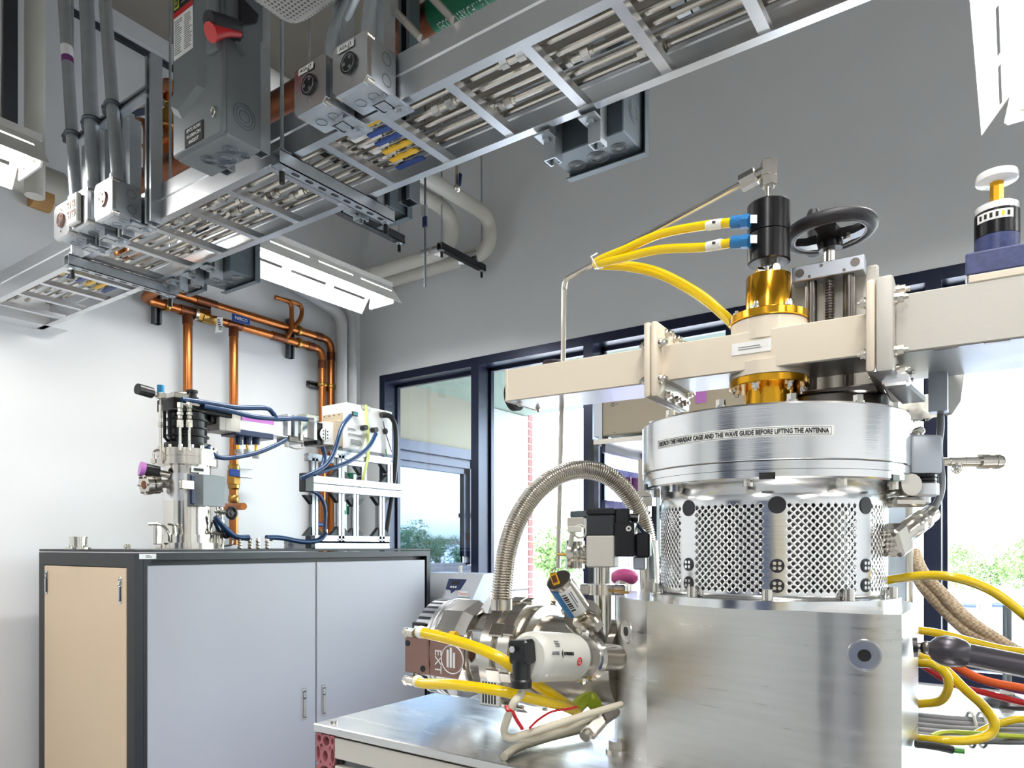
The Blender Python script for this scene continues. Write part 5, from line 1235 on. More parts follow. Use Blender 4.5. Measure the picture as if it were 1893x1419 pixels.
lb_((.146, -.06, 1.545), (.175, .06, 1.560), .003).build('foot_plate', 'alu', t, 0)
MB().slab([L(.135, -.075, 1.5605), L(.155, -.075, 1.5605), L(.19, -.01, 1.5300), L(.165, -.01, 1.5300)], .008).build('gusset', 'alu', t, 0)
# tuner on the long arm
tx_ = .264
b = lb_((.232, -.05, zr1 + .009), (.95, .05, 1.6915), .002).build('tuner_base', 'navy_speckle', t, 0)
Mt = MF @ Matrix.Translation((tx_, 0, 0))
MB().lathe([(.0232, 1.6915), (.0232, 1.719)], Mt, 32).build('tuner_collar', 'navy_speckle', b)
MB().lathe([(.0232, 1.7195), (.0232, 1.748), (.022, 1.749)], Mt, 32).build('tuner_barrel', 'black_anod', b)
MB().lathe([(.0225, 1.749), (.0225, 1.7565), (.02, 1.758)], Mt, 32).build('dial_ring', 'white_gloss', b)
a_c = math.atan2(*(reversed(((CAM - L(tx_, 0, 0)).x, (CAM - L(tx_, 0, 0)).y))))
def tb(aa, ab, za, zb_, r, nm, m, par):
    c = L(tx_, 0, 0); mb = MB(); n = 12
    rs = [[V((c.x + r * math.cos(aa + (ab - aa) * k / n), c.y + r * math.sin(aa + (ab - aa) * k / n), z)) for z in (za, zb_)] + [V((c.x + (r - .0005) * math.cos(aa + (ab - aa) * k / n), c.y + (r - .0005) * math.sin(aa + (ab - aa) * k / n), z)) for z in (zb_, za)] for k in range(n + 1)]
    return mb.rings(rs).build(nm, m, par, 0)
sc_ = tb(a_c - .95, a_c + .75, 1.735, 1.7455, .0238, 'counter_window', 'label_white', b)
for k in range(6): tb(a_c - .80 + k * .25, a_c - .68 + k * .25, 1.7375, 1.743, .0241, 'counter_digit', 'ink' if k != 4 else 'yellow_tape', sc_)
MB().lathe([(.0075, 1.757), (.0075, 1.787)], Mt, 8, ph=.3).build('gold_rod', 'gold', b)
MB().lathe([(.019, 1.7865), (.0218, 1.788), (.0222, 1.792), (.021, 1.7965), (.017, 1.798)], Mt, 32).build('white_knob', 'white_gloss', b)
# gold coupling through the waveguide
t2 = thing('gold_coupling', 'gold antenna coupling standing through the cream waveguide above drum', 'coupling', L(0, 0, 1.519))
MB().lathe([(.0325, 1.5195), (.0325, 1.571)], MF, 40).build('lower_sleeve', 'gold', t2)
MB().lathe([(.0515, 1.571), (.0528, 1.572), (.0528, 1.581), (.0515, 1.582)], MF, 48).build('lower_flange', 'gold', t2)
MB().lathe([(.0525, 1.582), (.0525, 1.6)], MF, 48).build('lower_collar', 'cream', t2); MB().lathe([(.0505, 1.63), (.0505, 1.6585), (.049, 1.660)], MF, 48).build('upper_collar', 'cream', t2)
MB().lathe([(.0515, 1.660), (.0528, 1.661), (.0528, 1.670), (.0515, 1.671), (.033, 1.671)], MF, 48).build('upper_flange', 'gold', t2)
MB().lathe([(.0305, 1.671), (.0305, 1.7245), (.0295, 1.726), (.012, 1.726)], MF, 40).build('upper_sleeve', 'gold', t2)
mb = MB()
for k in range(6):
    a = R(-100 + 60 * k)
    for z, d in ((1.571, -1), (1.671, 1)): p = MF @ V((.0425 * math.cos(a), .0425 * math.sin(a), z)); bolt(mb, p, (0, 0, d), .0055, .007)
mb.build('bolt', 'steel_bright', t2)
MB().lathe([(.0105, 1.726), (.0105, 1.746)], MF, 20).build('steel_shaft', 'steel_bright', t2)
mb = MB()
for a in (-135, -45, 45): p = MF @ V((.0145 * math.cos(R(a)), .0145 * math.sin(R(a)), 1.733)); d = (p - L(0, 0, 1.733)).normalized(); mb.cyl(p - d * .006, p + d * .005, .0055, 12); mb.cyl(p + d * .005, p + d * .0053, .0025, 6); mb.cut()
mb.lathe([(.0165, 1.726), (.0165, 1.728)], MF, 20); mb.cut(); mb.build('clamp_screw', 'steel_bright', t2)
# black rotary union and its tube
t3 = thing('rotary_union', 'black cylindrical rotary union on top of the gold coupling', 'union', L(0, 0, 1.754))
b = MB().lathe([(.0265, 1.7445), (.0285, 1.746), (.0285, 1.7845), (.0275, 1.785)], MF, 40).build('lower_half', 'black_anod', t3)
b = MB().lathe([(.0275, 1.7855), (.0285, 1.786), (.0285, 1.8255), (.027, 1.8275), (.010, 1.8275)], MF, 40).build('upper_half', 'black_anod', t3)
MB().lathe([(.012, 1.8275), (.012, 1.8295), (.0055, 1.83), (.0055, 1.853)], MF, 16).build('stem', 'steel_bright', t3)
mb = MB(); mb.lathe([(.0095, 1.852), (.0115, 1.854), (.0115, 1.866), (.0105, 1.8665), (.0115, 1.867), (.0115, 1.887), (.009, 1.889)], MF, 6); p = pe = L(0, 0, 1.877); u = ue = (at(1160, 453, 1.13) - p).normalized(); mb.cyl(p, p + u * .03, .008, 10); mb.hexn(p + u * .018, p + u * .04, .012); mb.build('elbow_fitting', 'steel', t3)
for k, y in enumerate((409, 446)):
    p = at(1386, y, .985); q = at(1353, y + 2, 1.0); d = (q - p); mb = MB().cyl(p, p + d * .4, .0098, 6); mb.cyl(p + d * .35, q, .0088, 16); mb.build('blue_fitting', 'blue_fitting', t3)
    b_ = plate(t3, 'tag', fr(at(1393, y - 4, .972), RT, (0, 0, 1)), .009, .011, 'label_white', .001)
tp = [pe + ue * .03, at(1160, 453, 1.13), at(1100, 487, 1.16), at(1046, 516, 1.20), at(1043, 530, 1.21), at(1041, 660, 1.22), at(1036, 860, 1.22), at(1032, 1050, 1.22)]
MB().tube(corner(tp, .03), .0043, 10).top('gas_line', 'steel', 'thin bent steel tube from the union elbow down behind the waveguide', 'tube')
for k, (y0, lbl) in enumerate(((411, 'upper'), (448, 'lower'))):
    dz = k * 5
    pts = [at(1355, y0, 1.0), at(1300, y0 + 6 + k * 3, 1.03), at(1220, 433 + k * 28, 1.08), at(1150, 463 + k * 14, 1.12), at(1113, 478 + k * 7, 1.14), at(1102, 485 + k * 4, 1.155), at(1112, 489 + k * 2, 1.17), at(1160, 490 + k * 4, 1.16), at(1220, 503 + k * 5, 1.14), at(1290, 540 + k * 5, 1.11), at(1335, 577 + k * 4, 1.085), at(1362, 605 + k * 3, 1.06)]
    h_ = hose('water_hose', pts, .0066, 'yellow_hose', 'yellow hose from the %s blue fitting, looped over the thin steel tube' % lbl, 'hose', 'yellow water hoses', 10)
    a_, b2 = at(1335 - 0 * k, y0 + 2, 1.008), at(1308, y0 + 6 + k * 2, 1.025)
    MB().cyl(a_, b2, .0069, 12).build('hose_tag', 'label_white', h_); bars(h_, fr((a_ + b2) / 2 - FW * .0072, RT, (0, 0, 1)), .012, .004, 1, 'ink', .8, seed=k)
MB().tube([at(1098, 478, 1.15) + V((0, .01, .012)), at(1098, 478, 1.15) - V((0, .01, 0)), at(1108, 490, 1.15) - V((0, .008, .006)), at(1108, 490, 1.15) + V((0, .012, 0))], .0012, 6).top('cable_tie', 'label_white', 'clear tie holding the yellow hoses on the steel tube', 'cable tie')
# ================================================================== LIFT WITH HANDWHEEL
t = thing('handwheel_lift', 'screw lift with black handwheel, guide rods and white head block', 'lift', L(.06, .1, 1.52))
b = lb_((.017, .065, 1.7355), (.1135, .095, 1.757), .001).build('head_block', 'alu_extrusion', t, 0)
mb = MB()
for x in (.029, .102): q = L(x, .0645, 1.7465 if x < .1 else 1.7475); mb.cyl(q, q + LY * .0015, .0062, 20); mb.cut()
for x in (.042, .088): q = L(x, .0645, 1.7395); mb.cyl(q, q + LY * .0015, .0022, 10); mb.cut()
q = L(.058, .0645, 1.752); mb.cyl(q, q + LY * .0015, .0025, 10); mb.cut()
mb.build('bolt_hole', 'steel_dark', b)
for x in (.042, .093): MB().cyl(L(x, .079, 1.52), L(x, .079, 1.7355), .0082, 18).build('guide_rod', 'steel_dark', t)
pr_ = []
z = 1.60
mb = MB(); rs = []
while z < 1.7355: rs += [(.0048, z), (.0062, z + .001), (.0062, z + .002), (.0048, z + .003)]; z += .004
mb.lathe(rs, MF @ Matrix.Translation((.067, .079, 0)), 14).build('lead_screw', 'steel_dark', t)
lb_((.005, .1, 1.56), (.128, .111, 1.752), .003).build('back_plate', 'putty', t)
MB().lathe([(.10, 1.5195), (.10, 1.527), (.085, 1.534), (.085, 1.558), (.08, 1.562)], MF @ Matrix.Translation((.065, .10, 0)), 40).build('round_base', 'steel_dark', t)
lb_((.0, .06, 1.55), (.135, .13, 1.575), .002).build('carriage', 'steel_dark', t)
WX, WY, WZ = .067, .079, 1.803
Mw = MF @ Matrix.Translation((WX, WY, WZ)) @ Matrix.Rotation(R(-3), 4, 'Y')
MB().lathe([(.008, 1.757), (.008, 1.785)], MF @ Matrix.Translation((WX, WY, 0)), 16).build('spindle', 'steel', t)
b = MB().torus(Mw, .0545, .0092, 56, 14, 1.0).build('handwheel_rim', 'black_matt', t)
MB().torus(Mw @ Matrix.Translation((0, 0, -.006)), .0475, .002, 48, 6).build('inner_ring', 'steel_dark', b)
mb = MB().lathe([(.016, -.026), (.018, -.012), (.016, 0), (.01, .003)], Mw, 20)
for a in (15, 160, 270):
    m_ = Mw @ Matrix.Rotation(R(a), 4, 'Z'); mb.rings([[m_ @ V((r_, s1 * w_, z_)) for (s1, z_) in ((-1, zb_), (1, zb_), (1, zt2), (-1, zt2))] for r_, w_, zb_, zt2 in ((.008, .017, -.018, -.004), (.03, .011, -.012, 0), (.05, .016, -.006, .005))])
mb.build('spokes', 'black_anod', b)
q = Mw @ V((.024, -.012, -.014)); mb = MB().cyl(q, q + V((0, 0, -.008)), .005, 10); mb.build('set_screw', 'steel_bright', b)
hp = Mw @ V((-.030, .050, .004)); MB().lathe([(.0085, -.012), (.0085, 0), (.006, .002), (.0075, .012), (.0095, .035), (.0095, .050), (.007, .056), (.002, .058)], Matrix.Translation(hp), 20).build('crank_handle', 'black_matt', b)
# crumpled foil and strut behind
rnd = random.Random(3); g = []
pa = [at(1560, 742, 1.10), at(1650, 735, 1.07), at(1712, 728, 1.05), at(1760, 752, 1.06)]; pb_ = [at(1590, 752, .98), at(1655, 768, .97), at(1684, 778, .965), at(1700, 770, .985)]
mb = MB(); NN = 14
gr = [[None] * 9 for _ in range(NN + 1)]
sa, sb = smooth(pa, 5)[:NN + 2], smooth(pb_, 5)[:NN + 2]
for i in range(NN + 1):
    for j in range(9):
        p = sa[i].lerp(sb[i], j / 8) + V((rnd.uniform(-1, 1), rnd.uniform(-1, 1), rnd.uniform(-1, 1))) * .0035 + V((0, 0, -.012 * math.sin(j / 8 * 3.1))); gr[i][j] = mb.bm.verts.new(p)
for i in range(NN):
    for j in range(8): mb.bm.faces.new((gr[i][j], gr[i + 1][j], gr[i + 1][j + 1], gr[i][j + 1]))
mb.top('foil_sheet', 'paper', 'crumpled pale grey sheet draped over the drum edge under waveguide', 'sheet', sm=20)
t = thing('support_post', 'aluminium post with paper sleeve holding the long waveguide arm', 'post', at(1745, 760, 1.12))
c = at(1735, 700, .975); MB().box((c.x - .011, c.y - .012, at(1735, 762, .975).z), (c.x + .011, c.y + .012, zr0)).build('extrusion', 'alu_extrusion', t, 0)
MB().slab([at(1752, 689, .985), at(1784, 684, .985), at(1776, 742, .985), at(1760, 766, .985), at(1749, 755, .985)], .012).build('paper_sleeve', 'label_white', t, 0)
# ================================================================== TURBO PUMP ON THE LEFT OF THE BLOCK
def Xat(px): a = px - CX; return CEN.y * (RT.x * a + FW.x * F) / (RT.y * a + FW.y * F)
PY, PZ = CEN.y, 1.165
def Mx(x0): return axm((x0, PY, PZ), (1, 0, 0))
t = thing('turbo_pump', 'polished turbo pump lying on its side, bolted to reactor block', 'pump', (-.8, PY, TT))
X0 = -.897
fin = MB(); n = 40
for k in range(n):
    a = 2 * math.pi * k / n
    m_ = Mx(X0) @ Matrix.Rotation(a, 4, 'Z')
    fin.rings([[m_ @ V((r_, s_ * .0038, z_)) for r_, z_ in ((.055, -.006), (.070, -.006), (.0885, .016), (.0885, .046), (.055, .046))] for s_ in (-1, 1)]); fin.cut()
fin.build('cooling_fin', 'alu_extrusion', t, 0)
MB().lathe([(.055, .0), (.062, .002), (.078, .02), (.078, .048)], Mx(X0), 48).build('end_bell', 'alu', t)
MB().lathe([(.084, .046), (.0895, .0465), (.0895, .053), (.087, .0535), (.087, .058), (.0895, .0585), (.0895, .064)], Mx(X0), 56).build('clamp_band', 'alu', t)
b = MB().lathe([(.088, .064), (.0895, .065), (.0895, .108), (.080, .126), (.076, .128)], Mx(X0), 12, ph=.1).build('pump_body', 'alu_bright', t, 20)
MB().lathe([(.077, .128), (.082, .129), (.082, .134), (.074, .136), (.072, .140), (.072, .166), (.080, .174)], Mx(X0), 56).build('neck', 'steel_bright', t)
MB().lathe([(.074, .174), (.0965, .175), (.0965, .197), (.094, .198), (.088, .2), (.088, .207), (.094, .209), (.0965, .21), (.0965, .232), (.08, .233)], Mx(X0), 64).build('inlet_flange', 'steel', t)
mb = MB()
for k in range(8):
    a = 2 * math.pi * k / 8 + .25; m_ = Mx(X0) @ Matrix.Rotation(a, 4, 'Z'); mb.box((.086, -.012, .190), (.0995, .012, .218), m_, .002); mb.box((.092, -.009, .218), (.1, .009, .238), m_, .002); mb.cut()
mb.build('flange_clamp', 'steel_bright', t)
MB().lathe([(.086, .233), (.086, .25), (.070, .253), (.070, .40)], Mx(X0), 56).build('chamber_tube', 'steel', t)
# controller plate with logo on the side facing out
yq = PY - .087
mb = MB().box((X0 + .006, yq - .006, PZ - .038), (X0 + .062, yq + .05, PZ + .026), None, .002); b = mb.build('controller_block', 'etched', t)
MB().box((X0 + .008, yq + .01, PZ + .026), (X0 + .04, yq + .05, PZ + .05), None, .002).build('mount_bracket', 'black_plastic', b)
mb = MB()
for (x, z) in ((X0 + .014, PZ + .014), (X0 + .050, PZ - .028)): mb.cyl((x, yq - .0068, z), (x, yq - .006, z), .0055, 16); mb.cut()
mb.build('hole', 'label_black', b)
lg = MB().prism([(0, -.038), (.062, -.038), (.076, -.005), (.076, .026), (0, .026)], 0, .0015, fr((X0 + .066, yq - .0035, PZ), (1, 0, 0), (0, 0, 1))).build('logo_plate', 'etched', t, 0)
Ml = fr((X0 + .066, yq - .0052, PZ), (1, 0, 0), (0, 0, 1))
text('EXT', .021, 'ink_white', lg, Ml @ Matrix.Translation((.018, -.012, 0)) @ Matrix.Rotation(R(-90), 4, 'Z'), sx=1.1)
mb = MB()
for k, (x, l) in enumerate(((.038, .030), (.045, .034), (.052, .026))): mb.box((x, -.02, 0), (x + .0045, -.02 + l, .0006), Ml)
mb.torus(Ml @ Matrix.Translation((.050, -.006, 0)), .024, .0011, 32, 5); mb.build('logo', 'ink_white', lg, 0)
mb = MB().cyl((X0 + .05, yq - .004, PZ + .036), (X0 + .115, yq - .004, PZ + .034), .005, 10); mb.cyl((X0 + .05, yq - .004, PZ + .036), (X0 + .062, yq - .004, PZ + .036), .0075, 10); mb.build('purge_line', 'steel', t)
for x in (X0 + .074, X0 + .112): MB().cyl((x, yq - .004, PZ + .0355), (x + .012, yq - .004, PZ + .0355), .0068, 12).build('yellow_ferrule', 'yellow_valve', t)
MB().box((X0 + .142, yq + .015, PZ + .018), (X0 + .166, yq + .05, PZ + .044), None, .002).build('vent_block', 'alu', t)
mb = MB()
for z, s_ in ((PZ + .034, 1), (PZ - .05, -1)): mb.cyl((X0 + .022, yq - .012, z), (X0 + .042, yq - .016, z + .0), .0085, 14); mb.hexn((X0 + .014, yq - .01, z), (X0 + .024, yq - .012, z), .0098); mb.cyl((X0 + .024, yq + .004, z), (X0 + .024, yq + .004, PZ + .0), .007, 10); mb.cut()
mb.build('hose_fitting', 'steel', t)
b = MB().lathe([(.04, .0), (.034, .012), (.022, .028), (.0215, .036)], axm((X0 + .152, PY + .0, PZ + .070), (0, 0, 1)), 8).build('exhaust_port', 'alu_bright', t, 20)
b = MB().box((X0 + .176, PY - .094, PZ - .075), (X0 + .215, PY - .085, PZ - .03), None, .002).build('barcode_plate', 'label_white', t, 0)
for k in range(5): MB().box((X0 + .182 + k * .006, PY - .0945, PZ - .07), (X0 + .185 + k * .006, PY - .0938, PZ - .035)).build('barcode', 'ink', b, 0)
# hoses on the pump
yh = lambda pts, r, label: hose('water_hose', pts, r, 'yellow_hose', label, 'hose', 'yellow water hoses', 12)
h1 = yh([at(773, 1167, .955), at(790, 1171, .945), at(840, 1183, .915), at(900, 1204, .885), at(943, 1228, .878), at(990, 1263, .90), at(1030, 1290, .93), at(1062, 1312, .955)], .0072, 'yellow hose from the upper pump fitting passing behind white gauge')
h2 = yh([at(768, 1258, .95), at(785, 1263, .935), at(840, 1265, .90), at(920, 1276, .87), at(990, 1292, .875), at(1040, 1304, .91), at(1066, 1315, .95)], .0068, 'yellow hose from the lower pump fitting lying along the table')
for h_, p in ((h1, (778, 1168, .952)), (h2, (773, 1259, .947))): MB().sphere(at(*p), .0086, 12).build('hose_collar', 'label_white', h_)
# flexible metal hose
pth = smooth([at(927, 1112, 1.095), at(930, 1070, 1.10), at(938, 1015, 1.11), at(957, 960, 1.125), at(990, 910, 1.145), at(1035, 877, 1.165), at(1085, 868, 1.185), at(1130, 883, 1.2), at(1166, 920, 1.21), at(1188, 965, 1.215), at(1198, 1010, 1.215)], 12)
ln = [0.]
for a, b in zip(pth, pth[1:]): ln.append(ln[-1] + (b - a).length)
NR = 118; pts = []; rads = []
def atl(s):
    for k in range(len(ln) - 1):
        if ln[k + 1] >= s: q = (s - ln[k]) / max(ln[k + 1] - ln[k], 1e-9); return pth[k].lerp(pth[k + 1], q)
    return pth[-1]
for k in range(NR):
    for q, rr in ((0, .0128), (.25, .0152), (.5, .0160), (.75, .0152)):
        pts.append(atl(ln[-1] * (k + q) / NR)); rads.append(rr)
mb = MB().tube(pts, .015, 16, rads)
t = mb.top('flexible_hose', 'steel', 'corrugated steel vacuum hose arching from the pump to behind cage', 'hose', sm=70)
MB().cyl(pth[-1] + V((0, 0, .01)), pth[-1] + V((0, .01, -.10)), .0165, 20).build('end_pipe', 'steel', t)
MB().cyl(pth[0] - V((0, 0, .012)), pth[0] + V((0, 0, .004)), .0165, 20).build('end_cuff', 'steel', t)
# white capacitance gauge
p0, p1 = at(975, 1213, .85), at(1078, 1214, .955); u = (p1 - p0).normalized(); ln_ = (p1 - p0).length
t = thing('pressure_gauge', 'white cylindrical pressure gauge with black plug and grey cable', 'gauge', at(1020, 1262, .9))
Mg = axm(p0, u); rg = .0305
g = MB().lathe([(.012, -.002), (rg * .8, 0), (rg * .97, .006), (rg, .014), (rg, ln_ * .74)], Mg, 48).build('housing', 'gauge_white', t)
MB().lathe([(rg * 1.01, ln_ * .74), (rg * 1.01, ln_ * .76), (rg * .96, ln_ * .78), (rg * .96, ln_ * .95), (rg * .8, ln_ * 1.0)], Mg, 48).build('steel_base', 'steel', t)
mb = MB().torus(axm(p0 + u * ln_ * 1.06, u), .024, .009, 32, 8); 
for s_ in (-1, 1): mb.box((-.006, -.036 if s_ < 0 else .018, -.010), (.006, -.018 if s_ < 0 else .036, .010), axm(p0 + u * ln_ * 1.06, u), .003)
mb.build('clamp', 'steel_bright', t); MB().cyl(p0 + u * ln_, p0 + u * (ln_ + .09), .019, 24).build('tube_stub', 'steel', t)
ns = -FW * .62 - u * .1; 
def on_g(px, y, lift=0.):
    """point on the gauge barrel at a pixel"""
    r = ray(px, y).normalized(); w0 = CAM - p0; a = r - u * r.dot(u); b_ = w0 - u * w0.dot(u); A = a.dot(a); B = 2 * a.dot(b_); Cc = b_.dot(b_) - (rg + lift) ** 2; D = B * B - 4 * A * Cc
    if D < 0: D = 0
    return CAM + r * ((-B - math.sqrt(D)) / (2 * A))
def nrm_g(q): w_ = q - p0; return (w_ - u * w_.dot(u)).normalized()
def glabel(px, y, wd, h, lift=.0006):
    q = on_g(px, y, lift); n_ = nrm_g(q); return fr(q, u, n_.cross(u))
text('ACTIVE', .006, 'ink_grey', g, glabel(1028, 1207, 0, 0), sx=.8)
text('EDWARDS', .006, 'ink', g, glabel(1052, 1208, 0, 0), sx=.8)
m_ = glabel(1040, 1208, 0, 0); MB().prism([(-.002, 0), (.001, .005), (.001, -.005)], 0, .0004, m_).build('logo', 'ink', g, 0)
bars(g, glabel(1030, 1189, 0, 0), .011, .009, 3, 'ink_grey', .3, z=.0007, seed=6)
q = fr(p0 - u * .0008 + V((0, 0, -.014)) + RT * .012, RT - u * RT.dot(u), (0, 0, 1))
pc = MB().box((-.016, -.009, 0), (.014, .009, .0012), q).build('rating_label', 'label_white', t, 0); bars(pc, q, .026, .014, 4, 'ink', .5, z=.0016, seed=8)
c = p0 - u * .001 + V((0, 0, .006)) + RT * .0015
mc = fr(c, RT - u * RT.dot(u), (0, 0, 1))
b = MB().box((-.016, -.013, 0), (.012, .015, .020), mc, .003).build('plug', 'black_plastic', t)
MB().lathe([(.0105, .0), (.0105, .022), (.0125, .024), (.0125, .032)], axm(c - u * .011 + V((0, 0, -.010)) - RT * .002, V((0, 0, -1))), 12).build('cable_gland', 'black_plastic', b)
q_ = c - u * .0205 - RT * .007 + V((0, 0, .002)); MB().cyl(q_, q_ - u * .0008, .0042, 6).build('plug_screw', 'alu', b)
q_ = at(994, 1203, .8475); MB().cyl(q_, q_ - u * .001, .0016, 8).build('indicator', 'green_cable', t)
q_ = on_g(1071, 1222, -.0002); MB().torus(axm(q_, nrm_g(q_)), .0045, .0011, 20, 6).cyl(q_ - nrm_g(q_) * .001, q_ + nrm_g(q_) * .0004, .0015, 8).build('safety_mark', 'red', t)
gc = c - u * .011 - RT * .002 + V((0, 0, -.042))
hose('sensor_cable', [gc + V((0, 0, .004)), gc - V((0, 0, .008)), at(950, 1298, .83), at(937, 1330, .835), at(932, 1352, .845), at(944, 1364, .845), at(985, 1352, .86), at(1060, 1328, .89), at(1140, 1304, .94), at(1146, 1302, .95)], .0046, 'beige_cable', 'beige cable looping from the white gauge across the table', 'cable', n=10)
hose('sensor_cable', [at(958, 1366, .85), at(1000, 1360, .88), at(1060, 1340, .93), at(1105, 1318, .97)], .005, 'beige_cable', 'beige cable end lying under the looping gauge cable', 'cable', n=10)
hose('sheath_tube', [onZ(932, 1398, TT + .006), onZ(960, 1380, TT + .008), onZ(1020, 1362, TT + .01), onZ(1090, 1345, TT + .012)], .006, 'beige_cable', 'dull beige sleeve tube lying on the metal table top', 'tube', n=12)
hose('tie_cord', [at(936, 1304, .83), at(938, 1312, .826), at(946, 1313, .828), at(955, 1330, .835), at(966, 1347, .84)], .0022, 'red', 'red cord knotted round the beige gauge cable', 'cord', n=6)
hose('tie_cord', [at(979, 1345, .85), at(995, 1330, .87), at(1020, 1315, .89), at(1050, 1310, .90), at(1066, 1306, .92)], .0015, 'red', 'red cord tied round the joined yellow hoses', 'cord', n=6)
# Pirani gauge leaning on its clamp
p0, p1 = at(1033, 1072, .965), at(1071, 1130, 1.0); u = (p1 - p0).normalized(); ln_ = (p1 - p0).length
t = thing('vacuum_gauge', 'slanted silver vacuum gauge with barcode label and gold socket', 'gauge', at(1075, 1150, 1.0))
Mg = axm(p0, u); rg = .0178
g = MB().lathe([(.004, .001), (rg * .92, .001), (rg * .94, -.001), (rg, -.001), (rg, .003), (rg * .97, .004), (rg * .97, ln_ * .9), (rg * .7, ln_), (.0085, ln_ * 1.02), (.0085, ln_ * 1.2)], Mg, 40).build('housing', 'steel_bright', t)
MB().lathe([(rg * .93, -.0005), (.001, -.0006)], Mg, 32).build('end_face', 'steel_dark', t)
mc = fr(p0 - u * .0006 - RT * .004, RT - u * RT.dot(u), V((0, 0, 1)) + FW * .1)
b = MB().box((-.005, -.009, 0), (.005, .010, .004), mc, .001).build('socket', 'gold', t); MB().box((-.0032, -.004, .004), (.0032, .006, .0043), mc).build('pins', 'copper_dull', b, 0)
rgl = rg * .97
def on_c(px, y, lift):
    r = ray(px, y).normalized(); w0 = CAM - p0; a = r - u * r.dot(u); b_ = w0 - u * w0.dot(u); A = a.dot(a); B = 2 * a.dot(b_); D = max(0, B * B - 4 * A * (b_.dot(b_) - (rgl + lift) ** 2)); return CAM + r * ((-B - math.sqrt(D)) / (2 * A))
q = on_c(1052, 1102, .0004); w_ = q - p0; n_ = (w_ - u * w_.dot(u)).normalized(); ax0 = w_.dot(u)
def wrapg(a0_, a1_, z0_, z1_, m, nm, lift, par):
    v_ = n_.cross(u); mb = MB(); nn = 10; rs = []
    for k in range(nn + 1):
        a = a0_ + (a1_ - a0_) * k / nn; d = n_ * math.cos(a) + v_ * math.sin(a); rs.append([p0 + u * z0_ + d * (rgl + lift), p0 + u * z1_ + d * (rgl + lift), p0 + u * z1_ + d * (rgl + lift - .0006), p0 + u * z0_ + d * (rgl + lift - .0006)])
    return mb.rings(rs).build(nm, m, par, 0)
lb2 = wrapg(-.55, .55, .008, ln_ * .86, 'label_white', 'label', .0005, g)
wrapg(-1.5, -.57, .006, ln_ * .88, 'blue_fitting', 'blue_label', .0006, g)
for k in range(8): wrapg(-.48, -.12, .013 + k * .0042, .013 + k * .0042 + (.0028 if k % 3 else .0016), 'ink', 'barcode', .0009, lb2)
for k in range(2): wrapg(.08 + k * .17, .15 + k * .17, .014, ln_ * (.66 - .1 * k), 'ink_grey', 'print', .0009, lb2)
pc = p0 + u * (ln_ * 1.16); mk_ = axm(pc, u)
mb = MB(); mb.prism([(-.038, -.008), (-.024, -.010), (-.014, -.023), (.0, -.026), (.014, -.023), (.024, -.012), (.036, -.010), (.038, .004), (.026, .012), (.014, .023), (0, .026), (-.014, .023), (-.022, .010), (-.037, .006)], -.006, .006, mk_ @ Matrix.Rotation(R(20), 4, 'Z')); mb.build('flange_clamp', 'steel_bright', t, 30)
mb = MB(); q = mk_ @ Matrix.Rotation(R(20), 4, 'Z') @ V((.032, 0, 0)); mb.cyl(q - V((0, .012, .004)), q + V((0, .014, .004)), .005, 10); mb.sphere(q + V((.004, 0, .003)), .009, 10); mb.build('wing_nut', 'steel', t)
MB().cyl(pc, pc + u * .055, .0125, 20).build('neck_tube', 'steel_dark', t)
# angle valve with solenoid
t = thing('solenoid_valve', 'upright pneumatic valve, grey and black square body with solenoid block', 'valve', at(1118, 1100, 1.1))
dv = 1.10; q = at(1114, 1048, dv); rot = Matrix.Translation(q) @ Matrix.Rotation(R(18), 4, 'Z'); s_ = .0215
hz = lambda y: (1048 - y) * dv / F
MB().box((-s_, -s_, 0), (s_, s_, hz(990)), rot, .002).build('lower_body', 'putty', t); MB().box((-s_ * .98, -s_ * .98, hz(990)), (s_ * .98, s_ * .98, hz(952)), rot, .002).build('upper_body', 'strut_dark', t); MB().box((-s_ * 1.03, -s_ * 1.03, hz(952)), (s_ * 1.03, s_ * 1.03, hz(940)), rot, .002).box((s_, -s_ * .8, hz(968)), (s_ + .022, s_, hz(941)), rot, .002).build('cap', 'cabinet_black', t)
b = MB().box((s_ + .001, -s_ - .004, hz(1028)), (s_ + .030, s_ * .6, hz(966)), rot, .002).build('solenoid', 'black_plastic', t)
MB().box((s_ + .031, -s_ + .002, hz(1030)), (s_ + .052, s_ * .6, hz(985)), rot, .003).build('coil', 'cabinet_black', b); q2 = rot @ V((s_ + .022, -s_ - .0045, hz(978))); MB().torus(axm(q2, rot.to_3x3() @ V((0, -1, 0))), .003, .0012, 16, 6).build('ring_mark', 'label_white', b)
mb = MB().cyl(rot @ V((s_ + .012, 0, hz(967))), rot @ V((s_ + .012, 0, hz(953))), .005, 10); mb.build('push_fitting', 'brass', b); MB().cyl(rot @ V((s_ + .006, -.004, hz(955))), rot @ V((s_ + .034, -.004, hz(958))), .006, 10).build('elbow', 'black_plastic', b)
MB().box((s_ + .026, -.008, hz(1052)), (s_ + .044, .012, hz(1028)), rot, .002).build('side_block', 'alu', t)
mb = MB().cyl(q - V((0, 0, hz(1048 - 30))), q, .0135, 24); mb.cyl(q - V((0, 0, .115)), q - V((0, 0, .04)), .0135, 24); mb.build('tube', 'steel_bright', t)
mb = MB().cyl(q - V((0, 0, .042)), q - V((0, 0, .026)), .023, 24); mb.box((-.034, -.012, -.042), (-.018, .012, -.026), rot, .002); mb.box((.018, -.012, -.042), (.036, .012, -.026), rot, .002); mb.build('clamp', 'steel', t)
mb = MB().cyl(q + V((-.05, .03, -.035)), q + V((.06, -.035, -.035)), .002, 8); mb.build('clamp_screw', 'brass', t)
